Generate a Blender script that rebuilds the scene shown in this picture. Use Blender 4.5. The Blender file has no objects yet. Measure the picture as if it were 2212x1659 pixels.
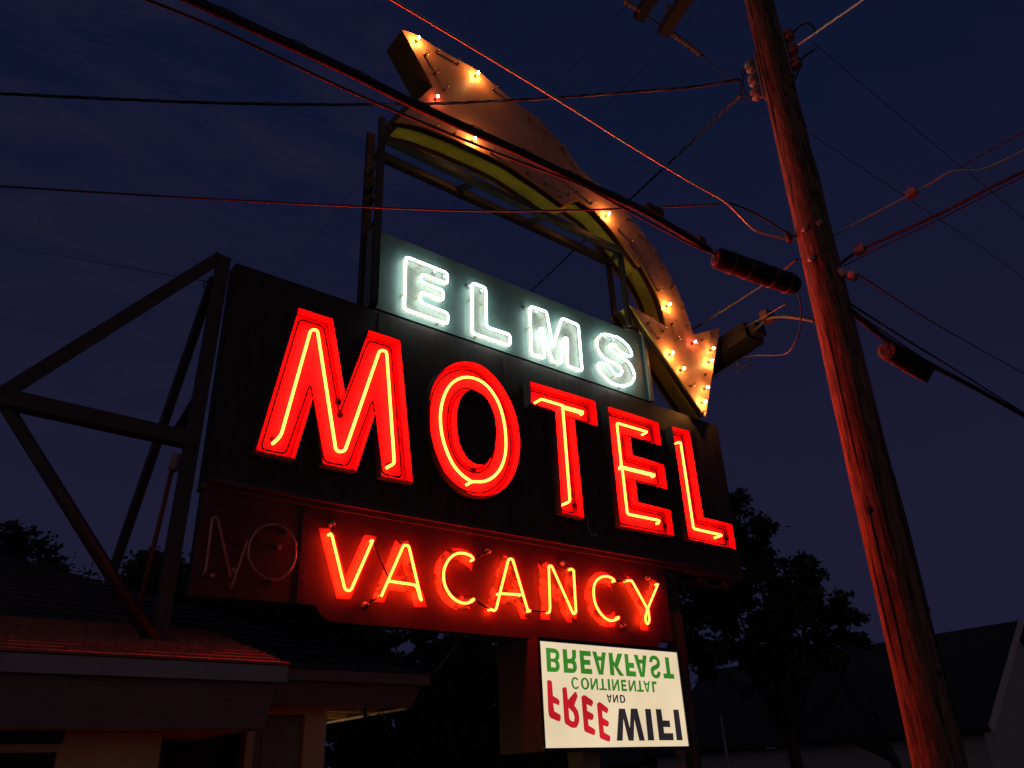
import bpy, bmesh, math, random
from mathutils import Vector, Matrix
from mathutils.geometry import tessellate_polygon
random.seed(7)
C = bpy.context.scene.collection
sc = bpy.context.scene

# ------------------------------------------------------------------ camera
RX = Vector((0.79103, -0.61047, -0.03990))          # camera right in world
DN = Vector((0.24786, 0.37943, -0.89140))           # image down in world
FW = Vector((0.55932, 0.69524, 0.45145))            # forward in world
FW.normalize(); RX = (RX - FW * RX.dot(FW)).normalized(); DN = FW.cross(RX)
CAM = Vector((0, 0, 1.6)); F = 1700.6; CX, CY = 1106.0, 829.5
cam = bpy.data.objects.new("camera", bpy.data.cameras.new("camera"))
C.objects.link(cam); sc.camera = cam
M4 = Matrix((RX, -DN, -FW)).transposed().to_4x4(); M4.translation = CAM
cam.matrix_world = M4
cam.data.sensor_width = 36; cam.data.lens = F / 2212 * 36
cam.data.clip_start = 0.05; cam.data.clip_end = 2000

# ------------------------------------------------------------------ world (dusk sky)
w = bpy.data.worlds.new("World"); sc.world = w; w.use_nodes = True
nt = w.node_tree; N = nt.nodes; L = nt.links; N.clear()
sky = N.new("ShaderNodeTexSky"); sky.sky_type = 'NISHITA'; sky.sun_disc = False
sky.sun_elevation = math.radians(-3.0); sky.sun_rotation = math.radians(215)
sky.air_density = 1.0; sky.dust_density = 1.0; sky.ozone_density = 2.0
tc = N.new("ShaderNodeTexCoord"); mp = N.new("ShaderNodeMapping")
mp.inputs['Rotation'].default_value = (0.35, 0.3, 0.55); mp.inputs['Scale'].default_value = (1.1, 3.6, 6.0)
no = N.new("ShaderNodeTexNoise"); no.inputs['Scale'].default_value = 1.5; no.inputs['Detail'].default_value = 6; no.inputs['Roughness'].default_value = 0.6
no.inputs['Distortion'].default_value = 0.4
cr_ = N.new("ShaderNodeValToRGB"); cr_.color_ramp.elements[0].position = 0.42; cr_.color_ramp.elements[1].position = 0.72
cr_.color_ramp.elements[1].color = (0.22, 0.22, 0.22, 1)
sx_ = N.new("ShaderNodeSeparateXYZ"); L.new(tc.outputs['Generated'], sx_.inputs[0])
el_ = N.new("ShaderNodeMapRange"); el_.inputs[1].default_value = -1; el_.inputs[2].default_value = 1; L.new(sx_.outputs['Z'], el_.inputs[0])
gr = N.new("ShaderNodeValToRGB"); E_ = gr.color_ramp.elements
E_[0].position = 0.48; E_[0].color = (.10, .10, .20, 1); E_[1].position = .95; E_[1].color = (.03, .045, .20, 1)
for p_, c_ in ((.53, (.106, .112, .350, 1)), (.62, (.086, .085, .275, 1)), (.74, (.056, .060, .215, 1)), (.84, (.034, .053, .225, 1))):
    e_ = E_.new(p_); e_.color = c_
L.new(el_.outputs[0], gr.inputs[0])
# unseen warm glow added behind the camera, standing in for street lighting
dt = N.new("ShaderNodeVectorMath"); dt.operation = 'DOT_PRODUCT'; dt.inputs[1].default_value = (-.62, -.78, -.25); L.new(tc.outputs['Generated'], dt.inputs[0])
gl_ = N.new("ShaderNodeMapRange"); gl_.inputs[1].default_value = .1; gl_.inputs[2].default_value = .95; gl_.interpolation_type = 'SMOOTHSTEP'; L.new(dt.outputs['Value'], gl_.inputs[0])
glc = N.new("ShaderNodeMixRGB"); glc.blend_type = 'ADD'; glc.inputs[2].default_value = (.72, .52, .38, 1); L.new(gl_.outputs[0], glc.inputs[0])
tint = N.new("ShaderNodeMixRGB"); tint.blend_type = 'ADD'; tint.inputs[0].default_value = 1
L.new(gr.outputs[0], tint.inputs[2])
mx = N.new("ShaderNodeMixRGB"); mx.inputs[2].default_value = (.36, .25, .40, 1)
bg = N.new("ShaderNodeBackground"); bg.inputs['Strength'].default_value = 0.10
wo = N.new("ShaderNodeOutputWorld")
def _dir(x, y): return (RX * ((x - CX) / F) + DN * ((y - CY) / F) + FW).normalized()
c_a, c_b, c_m = _dir(60, 210), _dir(800, 470), _dir(430, 350)
c_s = (c_b - c_a).normalized(); c_n = c_m.cross(c_s).normalized()
def _dot(v):
    q = N.new("ShaderNodeVectorMath"); q.operation = 'DOT_PRODUCT'; q.inputs[1].default_value = tuple(v); L.new(tc.outputs['Generated'], q.inputs[0]); return q
ds, dn, dm = _dot(c_s * 1.6 + c_n * 1.2), _dot(c_n * 5.5), _dot(c_m)
cx3 = N.new("ShaderNodeCombineXYZ"); L.new(ds.outputs['Value'], cx3.inputs[0]); L.new(dn.outputs['Value'], cx3.inputs[1])
no.inputs['Scale'].default_value = 3.2; no.inputs['Distortion'].default_value = .9; L.new(cx3.outputs[0], no.inputs['Vector'])
mk = N.new("ShaderNodeMapRange"); mk.interpolation_type = 'SMOOTHSTEP'; mk.inputs[1].default_value = .93; mk.inputs[2].default_value = .99; L.new(dm.outputs['Value'], mk.inputs[0])
mk2 = N.new("ShaderNodeMath"); mk2.operation = 'MULTIPLY_ADD'; mk2.inputs[1].default_value = .9; mk2.inputs[2].default_value = .10; L.new(mk.outputs[0], mk2.inputs[0])
mm = N.new("ShaderNodeMath"); mm.operation = 'MULTIPLY'; L.new(no.outputs['Fac'], cr_.inputs[0]); L.new(cr_.outputs[0], mm.inputs[0]); L.new(mk2.outputs[0], mm.inputs[1])
L.new(mm.outputs[0], mx.inputs[0])
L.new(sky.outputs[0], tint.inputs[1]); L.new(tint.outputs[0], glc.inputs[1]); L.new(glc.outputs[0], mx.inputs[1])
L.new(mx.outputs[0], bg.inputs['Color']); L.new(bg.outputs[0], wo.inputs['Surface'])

sc.view_settings.view_transform = 'Standard'; sc.view_settings.look = 'None'
sc.view_settings.exposure = 0; sc.view_settings.gamma = 1
sc.render.engine = 'CYCLES'
cy = sc.cycles
cy.use_denoising = True; cy.max_bounces = 6; cy.diffuse_bounces = 3; cy.glossy_bounces = 3
cy.transparent_max_bounces = 12; cy.sample_clamp_indirect = 6.0; cy.caustics_reflective = False; cy.caustics_refractive = False

# ------------------------------------------------------------------ measuring helpers
def ray(x, y): return RX * ((x - CX) / F) + DN * ((y - CY) / F) + FW
def at(x, y, Y): d = ray(x, y); return CAM + d * (Y / d.y)
def atz(x, y, z): d = ray(x, y); return CAM + d * ((z - CAM.z) / d.z)
def atX(x, y, X): d = ray(x, y); return CAM + d * (X / d.x)
def rad(x, y, r): d = ray(x, y); return CAM + d * (r / math.hypot(d.x, d.y))
def crop(x0, y0, k): return lambda p: ((x0 + p[0] * k) / 1.736, (y0 + p[1] * k) / 1.736)
cM = crop(900, 1120, .44614); cB = crop(1300, 950, .59064); cE = crop(2200, 1450, .42194)
cEL = crop(1400, 850, .30136); cMS = crop(1930, 1100, .24108); cLB = crop(1980, 2360, .28933)
cEV = crop(1000, 2400, .28933); cNO = crop(650, 1900, .27125); cVA = crop(1150, 1900, .31646)
cNC = crop(1800, 1950, .34358); cAR = crop(2250, 800, .51238); cTL = crop(1400, 50, .27125)
cYE = crop(1300, 380, .36166); cMD = crop(1900, 550, .27125); cSP = crop(2500, 750, .42194)
cIN = crop(2300, 0, .36166); c10 = crop(1300, 0, .59064); c20 = crop(2539, 0, .59064)
cA = crop(0, 950, .59064); cR = crop(2539, 950, .59064); cBL = crop(0, 1900, .59064)
cBM = crop(1300, 1900, .59064); cBR = crop(2539, 1900, .59064); c00 = crop(0, 0, .59064); cNW = crop(1750, 500, .18083)
def on(cf, pts, Y):
    """crop readings -> (X, Z) on the vertical plane at depth Y"""
    o = []
    for p in pts:
        v = at(*cf(p), Y); o.append((v.x, v.z))
    return o

# ------------------------------------------------------------------ 2D helpers
def area(p): return sum(p[i][0] * p[(i + 1) % len(p)][1] - p[(i + 1) % len(p)][0] * p[i][1] for i in range(len(p))) / 2
def ccw(p): return p if area(p) > 0 else p[::-1]
def inset(p, d):
    p = ccw(p); n = len(p); o = []
    for i in range(n):
        a, b, c = Vector(p[i - 1]), Vector(p[i]), Vector(p[(i + 1) % n])
        e1 = (b - a).normalized(); e2 = (c - b).normalized()
        n1 = Vector((-e1.y, e1.x)); n2 = Vector((-e2.y, e2.x)); m = (n1 + n2)
        if m.length < 1e-4: m = n1
        m.normalize(); k = d / max(0.35, m.dot(n1)); q = b + m * k; o.append((q.x, q.y))
    return o
def fillet(pts, r, closed=False, n=5):
    pts = [Vector(p) for p in pts]; m = len(pts); o = []
    for i in range(m):
        if not closed and i in (0, m - 1): o.append(pts[i]); continue
        a, b, c = pts[i - 1], pts[i], pts[(i + 1) % m]
        d1 = (a - b); d2 = (c - b); t = min(r, d1.length * .48, d2.length * .48)
        p, q = b + d1.normalized() * t, b + d2.normalized() * t
        for k in range(n + 1):
            s = k / n; o.append(p * (1 - s) ** 2 + b * 2 * s * (1 - s) + q * s * s)
    return o
def smooth(pts, closed=False, n=5):
    P = [Vector(p) for p in pts]; m = len(P); o = []
    for i in range(m if closed else m - 1):
        p1, p2 = P[i], P[(i + 1) % m]
        p0 = P[i - 1] if (closed or i > 0) else p1; p3 = P[(i + 2) % m] if (closed or i + 2 < m) else p2
        for k in range(n):
            t = k / n
            o.append(0.5 * ((2 * p1) + (p2 - p0) * t + (2 * p0 - 5 * p1 + 4 * p2 - p3) * t * t + (3 * p1 - p0 - 3 * p2 + p3) * t ** 3))
    if not closed: o.append(P[-1])
    return o

# ------------------------------------------------------------------ mesh builder
class MB:
    def __init__(s): s.v = []; s.f = []; s.m = []; s.sm = []
    def face(s, idx, mi=0, smo=False): s.f.append(idx); s.m.append(mi); s.sm.append(smo)
    def add(s, vs): b = len(s.v); s.v += [Vector(v) for v in vs]; return b
    def quad(s, a, b, c, d, mi=0): i = s.add((a, b, c, d)); s.face((i, i + 1, i + 2, i + 3), mi)
    def box(s, lo, hi, mi=0):
        x0, y0, z0 = lo; x1, y1, z1 = hi
        b = s.add([(x0, y0, z0), (x1, y0, z0), (x1, y1, z0), (x0, y1, z0), (x0, y0, z1), (x1, y0, z1), (x1, y1, z1), (x0, y1, z1)])
        for q in ((0, 3, 2, 1), (4, 5, 6, 7), (0, 1, 5, 4), (1, 2, 6, 5), (2, 3, 7, 6), (3, 0, 4, 7)): s.face(tuple(b + k for k in q), mi)
        return s
    def hexa(s, P, mi=0):
        b = s.add(P)
        for q in ((0, 3, 2, 1), (4, 5, 6, 7), (0, 1, 5, 4), (1, 2, 6, 5), (2, 3, 7, 6), (3, 0, 4, 7)): s.face(tuple(b + k for k in q), mi)
        return s
    def beam(s, p, q, wd, ht, up=(0, 1, 0), mi=0):
        p = Vector(p); q = Vector(q); d = (q - p).normalized(); up = Vector(up)
        u = d.cross(up).normalized(); t = u.cross(d)
        P = [e + u * (a * wd / 2) + t * (c * ht / 2) for e in (p, q) for a, c in ((-1, -1), (1, -1), (1, 1), (-1, 1))]
        return s.hexa(P, mi)
    def angle_iron(s, p, q, wd, th, up=(0, 1, 0), mi=0):
        """L section: two flanges"""
        p = Vector(p); q = Vector(q); d = (q - p).normalized(); up = Vector(up); u = d.cross(up).normalized(); t = u.cross(d)
        s.beam(p + t * (-wd / 2), q + t * (-wd / 2), wd, th, up, mi)
        s.beam(p + u * (-wd / 2 + th / 2), q + u * (-wd / 2 + th / 2), th, wd - th * 1.2, up, mi); return s
    def tube(s, pts, r, n=8, closed=False, mi=0, cap=True):
        P = [Vector(p) for p in pts]; Q = [P[0]]
        for p in P[1:]:
            if (p - Q[-1]).length > 1e-5: Q.append(p)
        P = Q; m = len(P)
        if closed and (P[0] - P[-1]).length < 1e-5: P.pop(); m -= 1
        rr = r if callable(r) else (lambda t: r)
        T = []
        for i in range(m):
            a = P[i - 1] if (closed or i > 0) else P[i]; b = P[(i + 1) % m] if (closed or i < m - 1) else P[i]
            T.append((b - a).normalized())
        ref = Vector((0, 1, 0)) if abs(T[0].y) < .9 else Vector((1, 0, 0))
        u = T[0].cross(ref).normalized(); base = len(s.v)
        for i in range(m):
            u = (u - T[i] * u.dot(T[i])).normalized(); t = T[i].cross(u); R = rr(i / max(1, m - 1))
            for k in range(n):
                a = 2 * math.pi * k / n; s.v.append(P[i] + (u * math.cos(a) + t * math.sin(a)) * R)
        for i in range(m if closed else m - 1):
            j = (i + 1) % m
            for k in range(n):
                k2 = (k + 1) % n; s.face((base + i * n + k, base + i * n + k2, base + j * n + k2, base + j * n + k), mi, True)
        if cap and not closed:
            s.face(tuple(base + k for k in range(n))[::-1], mi); s.face(tuple(base + (m - 1) * n + k for k in range(n)), mi)
        return s
    def sheet(s, poly, Y, mi=0, holes=()):
        loops = [[Vector((x, Y, z)) for x, z in poly]] + [[Vector((x, Y, z)) for x, z in h] for h in holes]
        flat = [v for l in loops for v in l]
        tris = tessellate_polygon([[Vector((v.x, v.z, 0)) for v in l] for l in loops])
        b = s.add(flat)
        for t in tris:
            a0, b0, c0 = (flat[k] for k in t)
            nrm = (b0 - a0).cross(c0 - a0)
            if nrm.length < 1e-10: continue
            s.face(tuple(b + k for k in (t if nrm.y < 0 else t[::-1])), mi)
        return s
    def wall(s, poly, Y0, Y1, mi=0, inward=False, smo=False):
        poly = ccw(poly)
        n = len(poly); b = s.add([(x, Y0, z) for x, z in poly] + [(x, Y1, z) for x, z in poly])
        for i in range(n):
            j = (i + 1) % n; q = (b + i, b + j, b + n + j, b + n + i)
            s.face(q[::-1] if inward else q, mi, smo)
        return s
    def prism(s, poly, Y0, Y1, mf=0, ms=0, mb=None):
        s.sheet(poly, Y0, mf); s.wall(poly, Y0, Y1, ms)
        base = len(s.f); s.sheet(poly, Y1, ms if mb is None else mb)
        for i in range(base, len(s.f)): s.f[i] = s.f[i][::-1]
        return s
    def lathe(s, c, axis, prof, n=12, mi=0):
        axis = Vector(axis).normalized(); u = axis.cross(Vector((0, 0, 1)) if abs(axis.z) < .9 else Vector((1, 0, 0))).normalized(); t = axis.cross(u)
        c = Vector(c); b = len(s.v)
        for h, r in prof:
            for k in range(n): a = 2 * math.pi * k / n; s.v.append(c + axis * h + (u * math.cos(a) + t * math.sin(a)) * r)
        for i in range(len(prof) - 1):
            for k in range(n): k2 = (k + 1) % n; s.face((b + i * n + k, b + i * n + k2, b + (i + 1) * n + k2, b + (i + 1) * n + k), mi, True)
        s.face(tuple(b + k for k in range(n))[::-1], mi); s.face(tuple(b + (len(prof) - 1) * n + k for k in range(n)), mi)
        return s
    def build(s, name, mats, parent=None):
        me = bpy.data.meshes.new(name); me.from_pydata([tuple(v) for v in s.v], [], s.f)
        if not isinstance(mats, (list, tuple)): mats = [mats]
        for m in mats: me.materials.append(m)
        me.polygons.foreach_set("material_index", s.m); me.polygons.foreach_set("use_smooth", s.sm)
        me.update()
        o = bpy.data.objects.new(name, me); C.objects.link(o)
        if parent is not None:
            o.parent = parent; o.matrix_parent_inverse = Matrix.Translation(-parent_world(parent))
        return o
def build_split(mb, name, mats, parent=None):
    """one object per connected piece"""
    n = len(mb.v); pr = list(range(n))
    def fd(a):
        while pr[a] != a: pr[a] = pr[pr[a]]; a = pr[a]
        return a
    for f in mb.f:
        r0 = fd(f[0])
        for k in f[1:]: pr[fd(k)] = r0
    gsm = {}
    for i, f in enumerate(mb.f): gsm.setdefault(fd(f[0]), []).append(i)
    out = []
    for r0, fs in gsm.items():
        used = sorted({k for i in fs for k in mb.f[i]}); mp_i = {k: j for j, k in enumerate(used)}
        q = MB(); q.v = [mb.v[k] for k in used]; q.f = [tuple(mp_i[k] for k in mb.f[i]) for i in fs]; q.m = [mb.m[i] for i in fs]; q.sm = [mb.sm[i] for i in fs]
        out.append(q.build(name, mats, parent))
    return out
MB.split = lambda s, name, mats, parent=None: build_split(s, name, mats, parent)
def parent_world(p):
    v = Vector(p.location)
    if p.parent is not None:
        v = v + p.matrix_parent_inverse.translation + parent_world(p.parent)
    return v
def thing(name, label, cat, loc=(0, 0, 0), group=None):
    o = bpy.data.objects.new(name, None); C.objects.link(o); o.location = loc; o.empty_display_size = .2
    return tag(o, label, cat, group)
def tag(o, label, cat, group=None, kind=None):
    o['label'] = label; o['category'] = cat
    if group: o['group'] = group
    if kind: o['kind'] = kind
    return o

# ------------------------------------------------------------------ materials
def pbr(name, col, rough=.6, metal=0., var=.25, scale=8., bump=.0, col2=None, stretch=(1, 1, 1), spec=.5, thr=None, detail=6):
    m = bpy.data.materials.new(name); m.use_nodes = True; n = m.node_tree.nodes; l = m.node_tree.links
    b = n['Principled BSDF']; b.inputs['Roughness'].default_value = rough; b.inputs['Metallic'].default_value = metal
    b.inputs['Specular IOR Level'].default_value = spec
    t = n.new("ShaderNodeTexCoord"); mpn = n.new("ShaderNodeMapping"); mpn.inputs['Scale'].default_value = stretch
    ns = n.new("ShaderNodeTexNoise"); ns.inputs['Scale'].default_value = scale; ns.inputs['Detail'].default_value = detail; ns.inputs['Roughness'].default_value = .62
    rp = n.new("ShaderNodeValToRGB"); e = rp.color_ramp.elements
    a, c = (.3, .7) if thr is None else thr
    e[0].position = a; e[1].position = c
    lo = col2 if col2 else tuple(x * (1 - var) for x in col); hi = col if col2 else tuple(min(1, x * (1 + var)) for x in col)
    e[0].color = (*lo, 1); e[1].color = (*hi, 1)
    l.new(t.outputs['Object'], mpn.inputs[0]); l.new(mpn.outputs[0], ns.inputs['Vector']); l.new(ns.outputs['Fac'], rp.inputs[0]); l.new(rp.outputs[0], b.inputs['Base Color'])
    if bump:
        bp = n.new("ShaderNodeBump"); bp.inputs['Strength'].default_value = bump; bp.inputs['Distance'].default_value = .02
        l.new(ns.outputs['Fac'], bp.inputs['Height']); l.new(bp.outputs[0], b.inputs['Normal'])
    return m
def emit(name, col, strength=1., var=0.):
    m = bpy.data.materials.new(name); m.use_nodes = True; n = m.node_tree.nodes; l = m.node_tree.links; n.clear()
    e = n.new("ShaderNodeEmission"); e.inputs[0].default_value = (*col, 1); e.inputs[1].default_value = strength
    o = n.new("ShaderNodeOutputMaterial"); l.new(e.outputs[0], o.inputs[0])
    if var:
        t = n.new("ShaderNodeTexCoord"); ns = n.new("ShaderNodeTexNoise"); ns.inputs['Scale'].default_value = 2.2; ns.inputs['Detail'].default_value = 3
        mr = n.new("ShaderNodeMapRange"); mr.inputs[1].default_value = .3; mr.inputs[2].default_value = .7; mr.inputs[3].default_value = strength * (1 - var); mr.inputs[4].default_value = strength * (1 + var)
        l.new(t.outputs['Object'], ns.inputs['Vector']); l.new(ns.outputs['Fac'], mr.inputs[0]); l.new(mr.outputs[0], e.inputs[1])
    return m
def crackle(name, col, line, scale=14.):
    m = pbr(name, col, .5, var=.1, scale=5); n = m.node_tree.nodes; l = m.node_tree.links; b = n['Principled BSDF']
    t = n.new("ShaderNodeTexCoord"); v = n.new("ShaderNodeTexVoronoi"); v.feature = 'DISTANCE_TO_EDGE'; v.inputs['Scale'].default_value = scale
    mr = n.new("ShaderNodeMapRange"); mr.inputs[1].default_value = .0; mr.inputs[2].default_value = .035
    mxx = n.new("ShaderNodeMixRGB"); mxx.inputs[1].default_value = (*line, 1); src = b.inputs['Base Color'].links[0].from_socket
    l.new(t.outputs['Object'], v.inputs['Vector']); l.new(v.outputs['Distance'], mr.inputs[0]); l.new(mr.outputs[0], mxx.inputs[0]); l.new(src, mxx.inputs[2]); l.new(mxx.outputs[0], b.inputs['Base Color'])
    return m
def glassy(name, tintc=(1, 1, 1), gl=.12):
    m = bpy.data.materials.new(name); m.use_nodes = True; n = m.node_tree.nodes; l = m.node_tree.links; n.clear()
    tr = n.new("ShaderNodeBsdfTransparent"); tr.inputs[0].default_value = (*tintc, 1); g = n.new("ShaderNodeBsdfGlossy"); g.inputs['Roughness'].default_value = .08
    lw = n.new("ShaderNodeLayerWeight"); lw.inputs[0].default_value = .35
    mr = n.new("ShaderNodeMapRange"); mr.inputs[3].default_value = gl; mr.inputs[4].default_value = .75
    mxs = n.new("ShaderNodeMixShader"); o = n.new("ShaderNodeOutputMaterial")
    l.new(lw.outputs['Facing'], mr.inputs[0]); l.new(mr.outputs[0], mxs.inputs[0]); l.new(tr.outputs[0], mxs.inputs[1]); l.new(g.outputs[0], mxs.inputs[2]); l.new(mxs.outputs[0], o.inputs[0])
    return m
K = {}
K['red_neon'] = emit('red neon', (1, .028, .0030), 90)
K['vac_neon'] = emit('orange red neon', (1, .030, .0034), 58)
K['white_neon'] = emit('white neon', (.86, 1, .93), 9.5)
K['cab'] = pbr('dark brown cabinet paint', (.05, .036, .03), .58, var=.45, scale=4, bump=.08, spec=.3, stretch=(5, 5, .6))
K['cab_side'] = pbr('cabinet return', (.05, .045, .04), .6, var=.3, scale=6)
K['ret'] = pbr('letter return dark paint', (.10, .09, .08), .55, var=.3, scale=9)
K['red_in'] = pbr('letter red enamel', (.78, .030, .15), .75, var=.07, scale=14, bump=.05, spec=.08)
K['red_peel'] = pbr('letter red rim enamel', (.62, .05, .14), .5, var=.15, scale=20)
K['dark_tube'] = pbr('unlit dark tube', (.018, .003, .003), .6, var=.2, scale=20, spec=.06)
K['teal'] = pbr('grey green panel paint', (.135, .235, .215), .55, var=.14, scale=7, bump=.05)
K['elm_paint'] = crackle('cracked white letter paint', (.27, .30, .255), (.13, .155, .13))
K['vac_panel'] = pbr('dark red panel paint', (.068, .010, .009), .55, var=.16, scale=9, bump=.08)
K['vac_panel_old'] = pbr('aged dark red panel paint', (.085, .022, .018), .6, var=.22, scale=8, bump=.08)
K['vac_paint'] = pbr('salmon letter paint', (.40, .085, .12), .5, var=.08, scale=10)
K['vac_peel'] = pbr('peeling salmon letter paint', (.40, .085, .12), .5, scale=6.5, col2=(.016, .004, .004), thr=(.45, .465))
K['vac_peel2'] = pbr('badly peeled letter paint', (.40, .085, .12), .55, scale=8, col2=(.015, .004, .004), thr=(.50, .515))
K['blackout'] = pbr('blocked out glass', (.03, .01, .008), .18, var=.2, scale=30)
K['clear_tube'] = pbr('clear unlit glass tube', (.60, .24, .20), .08, var=.2, scale=20, spec=.9)
K['gold'] = pbr('yellow enamel', (.85, .62, .05), .5, var=.12, scale=6, bump=.04)
K['brown'] = pbr('brown enamel', (.12, .035, .012), .6, var=.2, scale=8)
K['arrow'] = pbr('ochre brown arrow face enamel', (.64, .325, .20), .55, var=.14, scale=5, bump=.08)
K['tail'] = pbr('mustard side enamel', (.30, .19, .03), .6, var=.2, scale=6)
K['steel'] = pbr('dark green structural steel', (.05, .065, .05), .6, var=.3, scale=9, bump=.1)
K['steel2'] = pbr('rust brown structural steel', (.075, .055, .045), .65, var=.35, scale=7, bump=.1)
K['steelg'] = pbr('grey painted post', (.22, .24, .20), .6, var=.2, scale=9)
K['pipe'] = pbr('galvanised pipe', (.35, .34, .32), .45, .3, var=.2, scale=12)
K['boxside'] = pbr('dark red box side', (.055, .016, .013), .6, var=.25, scale=7)
K['ledge'] = pbr('dark ledge paint', (.10, .05, .045), .55, var=.3, scale=8)
K['redpipe'] = pbr('red painted pipe', (.32, .07, .05), .55, var=.2, scale=9)
K['bulb_off'] = glassy('clear bulb glass', (1, .95, .9), .10)
K['filament'] = emit('hot filament', (1, .40, .10), 600)
K['filament2'] = emit('dim hot filament', (1, .44, .12), 170)
K['filament3'] = emit('reddish filament', (1, .20, .10), 80)
K['socket'] = pbr('bulb socket', (.10, .05, .03), .5, var=.2, scale=20)
K['support'] = pbr('tube stand amber glass', (.45, .38, .18), .3, var=.1)
K['electrode'] = pbr('electrode cup', (.35, .38, .38), .3, .4)
def wood_mat():
    m = pbr('weathered pole wood', (.235, .13, .078), .85, scale=5.0, col2=(.075, .042, .024), stretch=(8, 8, 1.1), bump=.9, thr=(.36, .58), detail=9)
    n = m.node_tree.nodes; l = m.node_tree.links; b = n['Principled BSDF']
    t = n.new("ShaderNodeTexCoord"); mp2 = n.new("ShaderNodeMapping"); mp2.inputs['Scale'].default_value = (14, 14, 1.1)
    v = n.new("ShaderNodeTexNoise"); v.inputs['Scale'].default_value = 1.6; v.inputs['Detail'].default_value = 7; v.inputs['Roughness'].default_value = .7
    r = n.new("ShaderNodeMapRange"); r.inputs[1].default_value = .36; r.inputs[2].default_value = .43; r.inputs[3].default_value = .25; r.inputs[4].default_value = 1
    mu = n.new("ShaderNodeMixRGB"); mu.blend_type = 'MULTIPLY'; mu.inputs[0].default_value = 1; src = b.inputs['Base Color'].links[0].from_socket
    l.new(t.outputs['Object'], mp2.inputs[0]); l.new(mp2.outputs[0], v.inputs['Vector']); l.new(v.outputs['Fac'], r.inputs[0]); l.new(src, mu.inputs[1]); l.new(r.outputs[0], mu.inputs[2]); l.new(mu.outputs[0], b.inputs['Base Color'])
    bp = n.new("ShaderNodeBump"); bp.inputs['Strength'].default_value = .8; bp.inputs['Distance'].default_value = .02
    l.new(r.outputs[0], bp.inputs['Height'])
    old = b.inputs['Normal'].links[0].from_socket; l.new(old, bp.inputs['Normal']); l.new(bp.outputs[0], b.inputs['Normal'])
    return m
K['wood'] = wood_mat()
K['arm_wood'] = pbr('crossarm wood', (.024, .034, .030), .85, scale=6, var=.3, stretch=(1, 6, 6), bump=.3)
K['strand'] = pbr('dull neutral strand', (.10, .12, .12), .35, .3, var=.2, scale=25)
K['case'] = pbr('scuffed splice case plastic', (.012, .013, .014), .75, var=.5, scale=14, bump=.5, spec=.3)
K['rubber'] = pbr('black cable rubber', (.020, .019, .019), .6, var=.2, scale=25)
K['alu'] = pbr('cyan tinted aluminium wire', (.46, 1, 1), .28, .55, var=.1, scale=25)  # cyan tint put into the colour to whiten the wire under red neon
K['redwire'] = pbr('worn cable jacket', (.10, .085, .085), .5, var=.2, scale=25)
K['porcelain'] = pbr('brown glazed porcelain', (.20, .16, .15), .25, var=.12, scale=12)
K['porcelain_g'] = pbr('grey glazed porcelain', (.34, .35, .32), .25, var=.12, scale=12)
K['plastic_w'] = pbr('pale plastic', (.55, .45, .42), .5, var=.15, scale=12)
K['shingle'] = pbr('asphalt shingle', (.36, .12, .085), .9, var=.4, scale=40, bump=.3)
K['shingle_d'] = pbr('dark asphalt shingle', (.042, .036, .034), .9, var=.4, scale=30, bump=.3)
K['fascia'] = pbr('grey painted fascia', (.30, .30, .29), .6, var=.12, scale=5, bump=.05)
K['fascia2'] = pbr('brown painted fascia', (.17, .13, .115), .65, var=.15, scale=6, stretch=(1, 8, 8), bump=.1)
K['stucco'] = pbr('tan stucco', (.66, .46, .24), .85, var=.12, scale=25, bump=.25)
K['trim'] = pbr('cream trim', (.62, .55, .42), .6, var=.1, scale=10)
K['door'] = pbr('grey green door', (.20, .19, .14), .55, var=.12, scale=8)
K['dark'] = pbr('dark interior', (.02, .018, .016), .8, var=.2)
K['ply'] = pbr('plywood soffit', (.55, .42, .28), .8, var=.22, scale=10, stretch=(1, 5, 1))
K['siding'] = pbr('pale siding', (.42, .38, .34), .8, var=.12, scale=4, stretch=(.3, .3, 12))
K['leaf'] = pbr('leaf', (.028, .042, .016), .6, var=.4, scale=3)
K['leaf2'] = pbr('conifer leaf', (.02, .032, .016), .7, var=.4, scale=3)
K['bark'] = pbr('bark', (.035, .028, .022), .9, var=.35, scale=9, stretch=(4, 4, 1), bump=.5)
K['asphalt'] = pbr('asphalt', (.05, .05, .052), .9, var=.25, scale=2.5, bump=.2)
K['lamp_glow'] = emit('warm lamp', (1, .66, .30), 20)
K['box_face'] = emit('backlit cream acrylic', (.80, .64, .415), 1.0, .07)
K['ink_green'] = emit('green vinyl backlit', (.035, .20, .018), 1.0, .25)
K['ink_red'] = emit('red vinyl backlit', (.52, .012, .02), 1.0, .2)
K['ink_black'] = emit('black vinyl backlit', (.022, .018, .022), 1.0, .2)

YR, YT, YF = 5.50, 5.55, 5.61       # letter rim, tube centre, cabinet face

# ------------------------------------------------------------------ ground
g = MB(); g.quad((-400, -400, 0), (400, -400, 0), (400, 400, 0), (-400, 400, 0))
o = g.build('ground', K['asphalt']); o['kind'] = 'structure'
g = MB(); g.box((-60, 3.4, 0.004), (60, 4.3, .14)); o = g.build('pavement', pbr('concrete', (.28, .27, .25), .9, var=.15, scale=3, bump=.1)); o['kind'] = 'structure'

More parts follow.
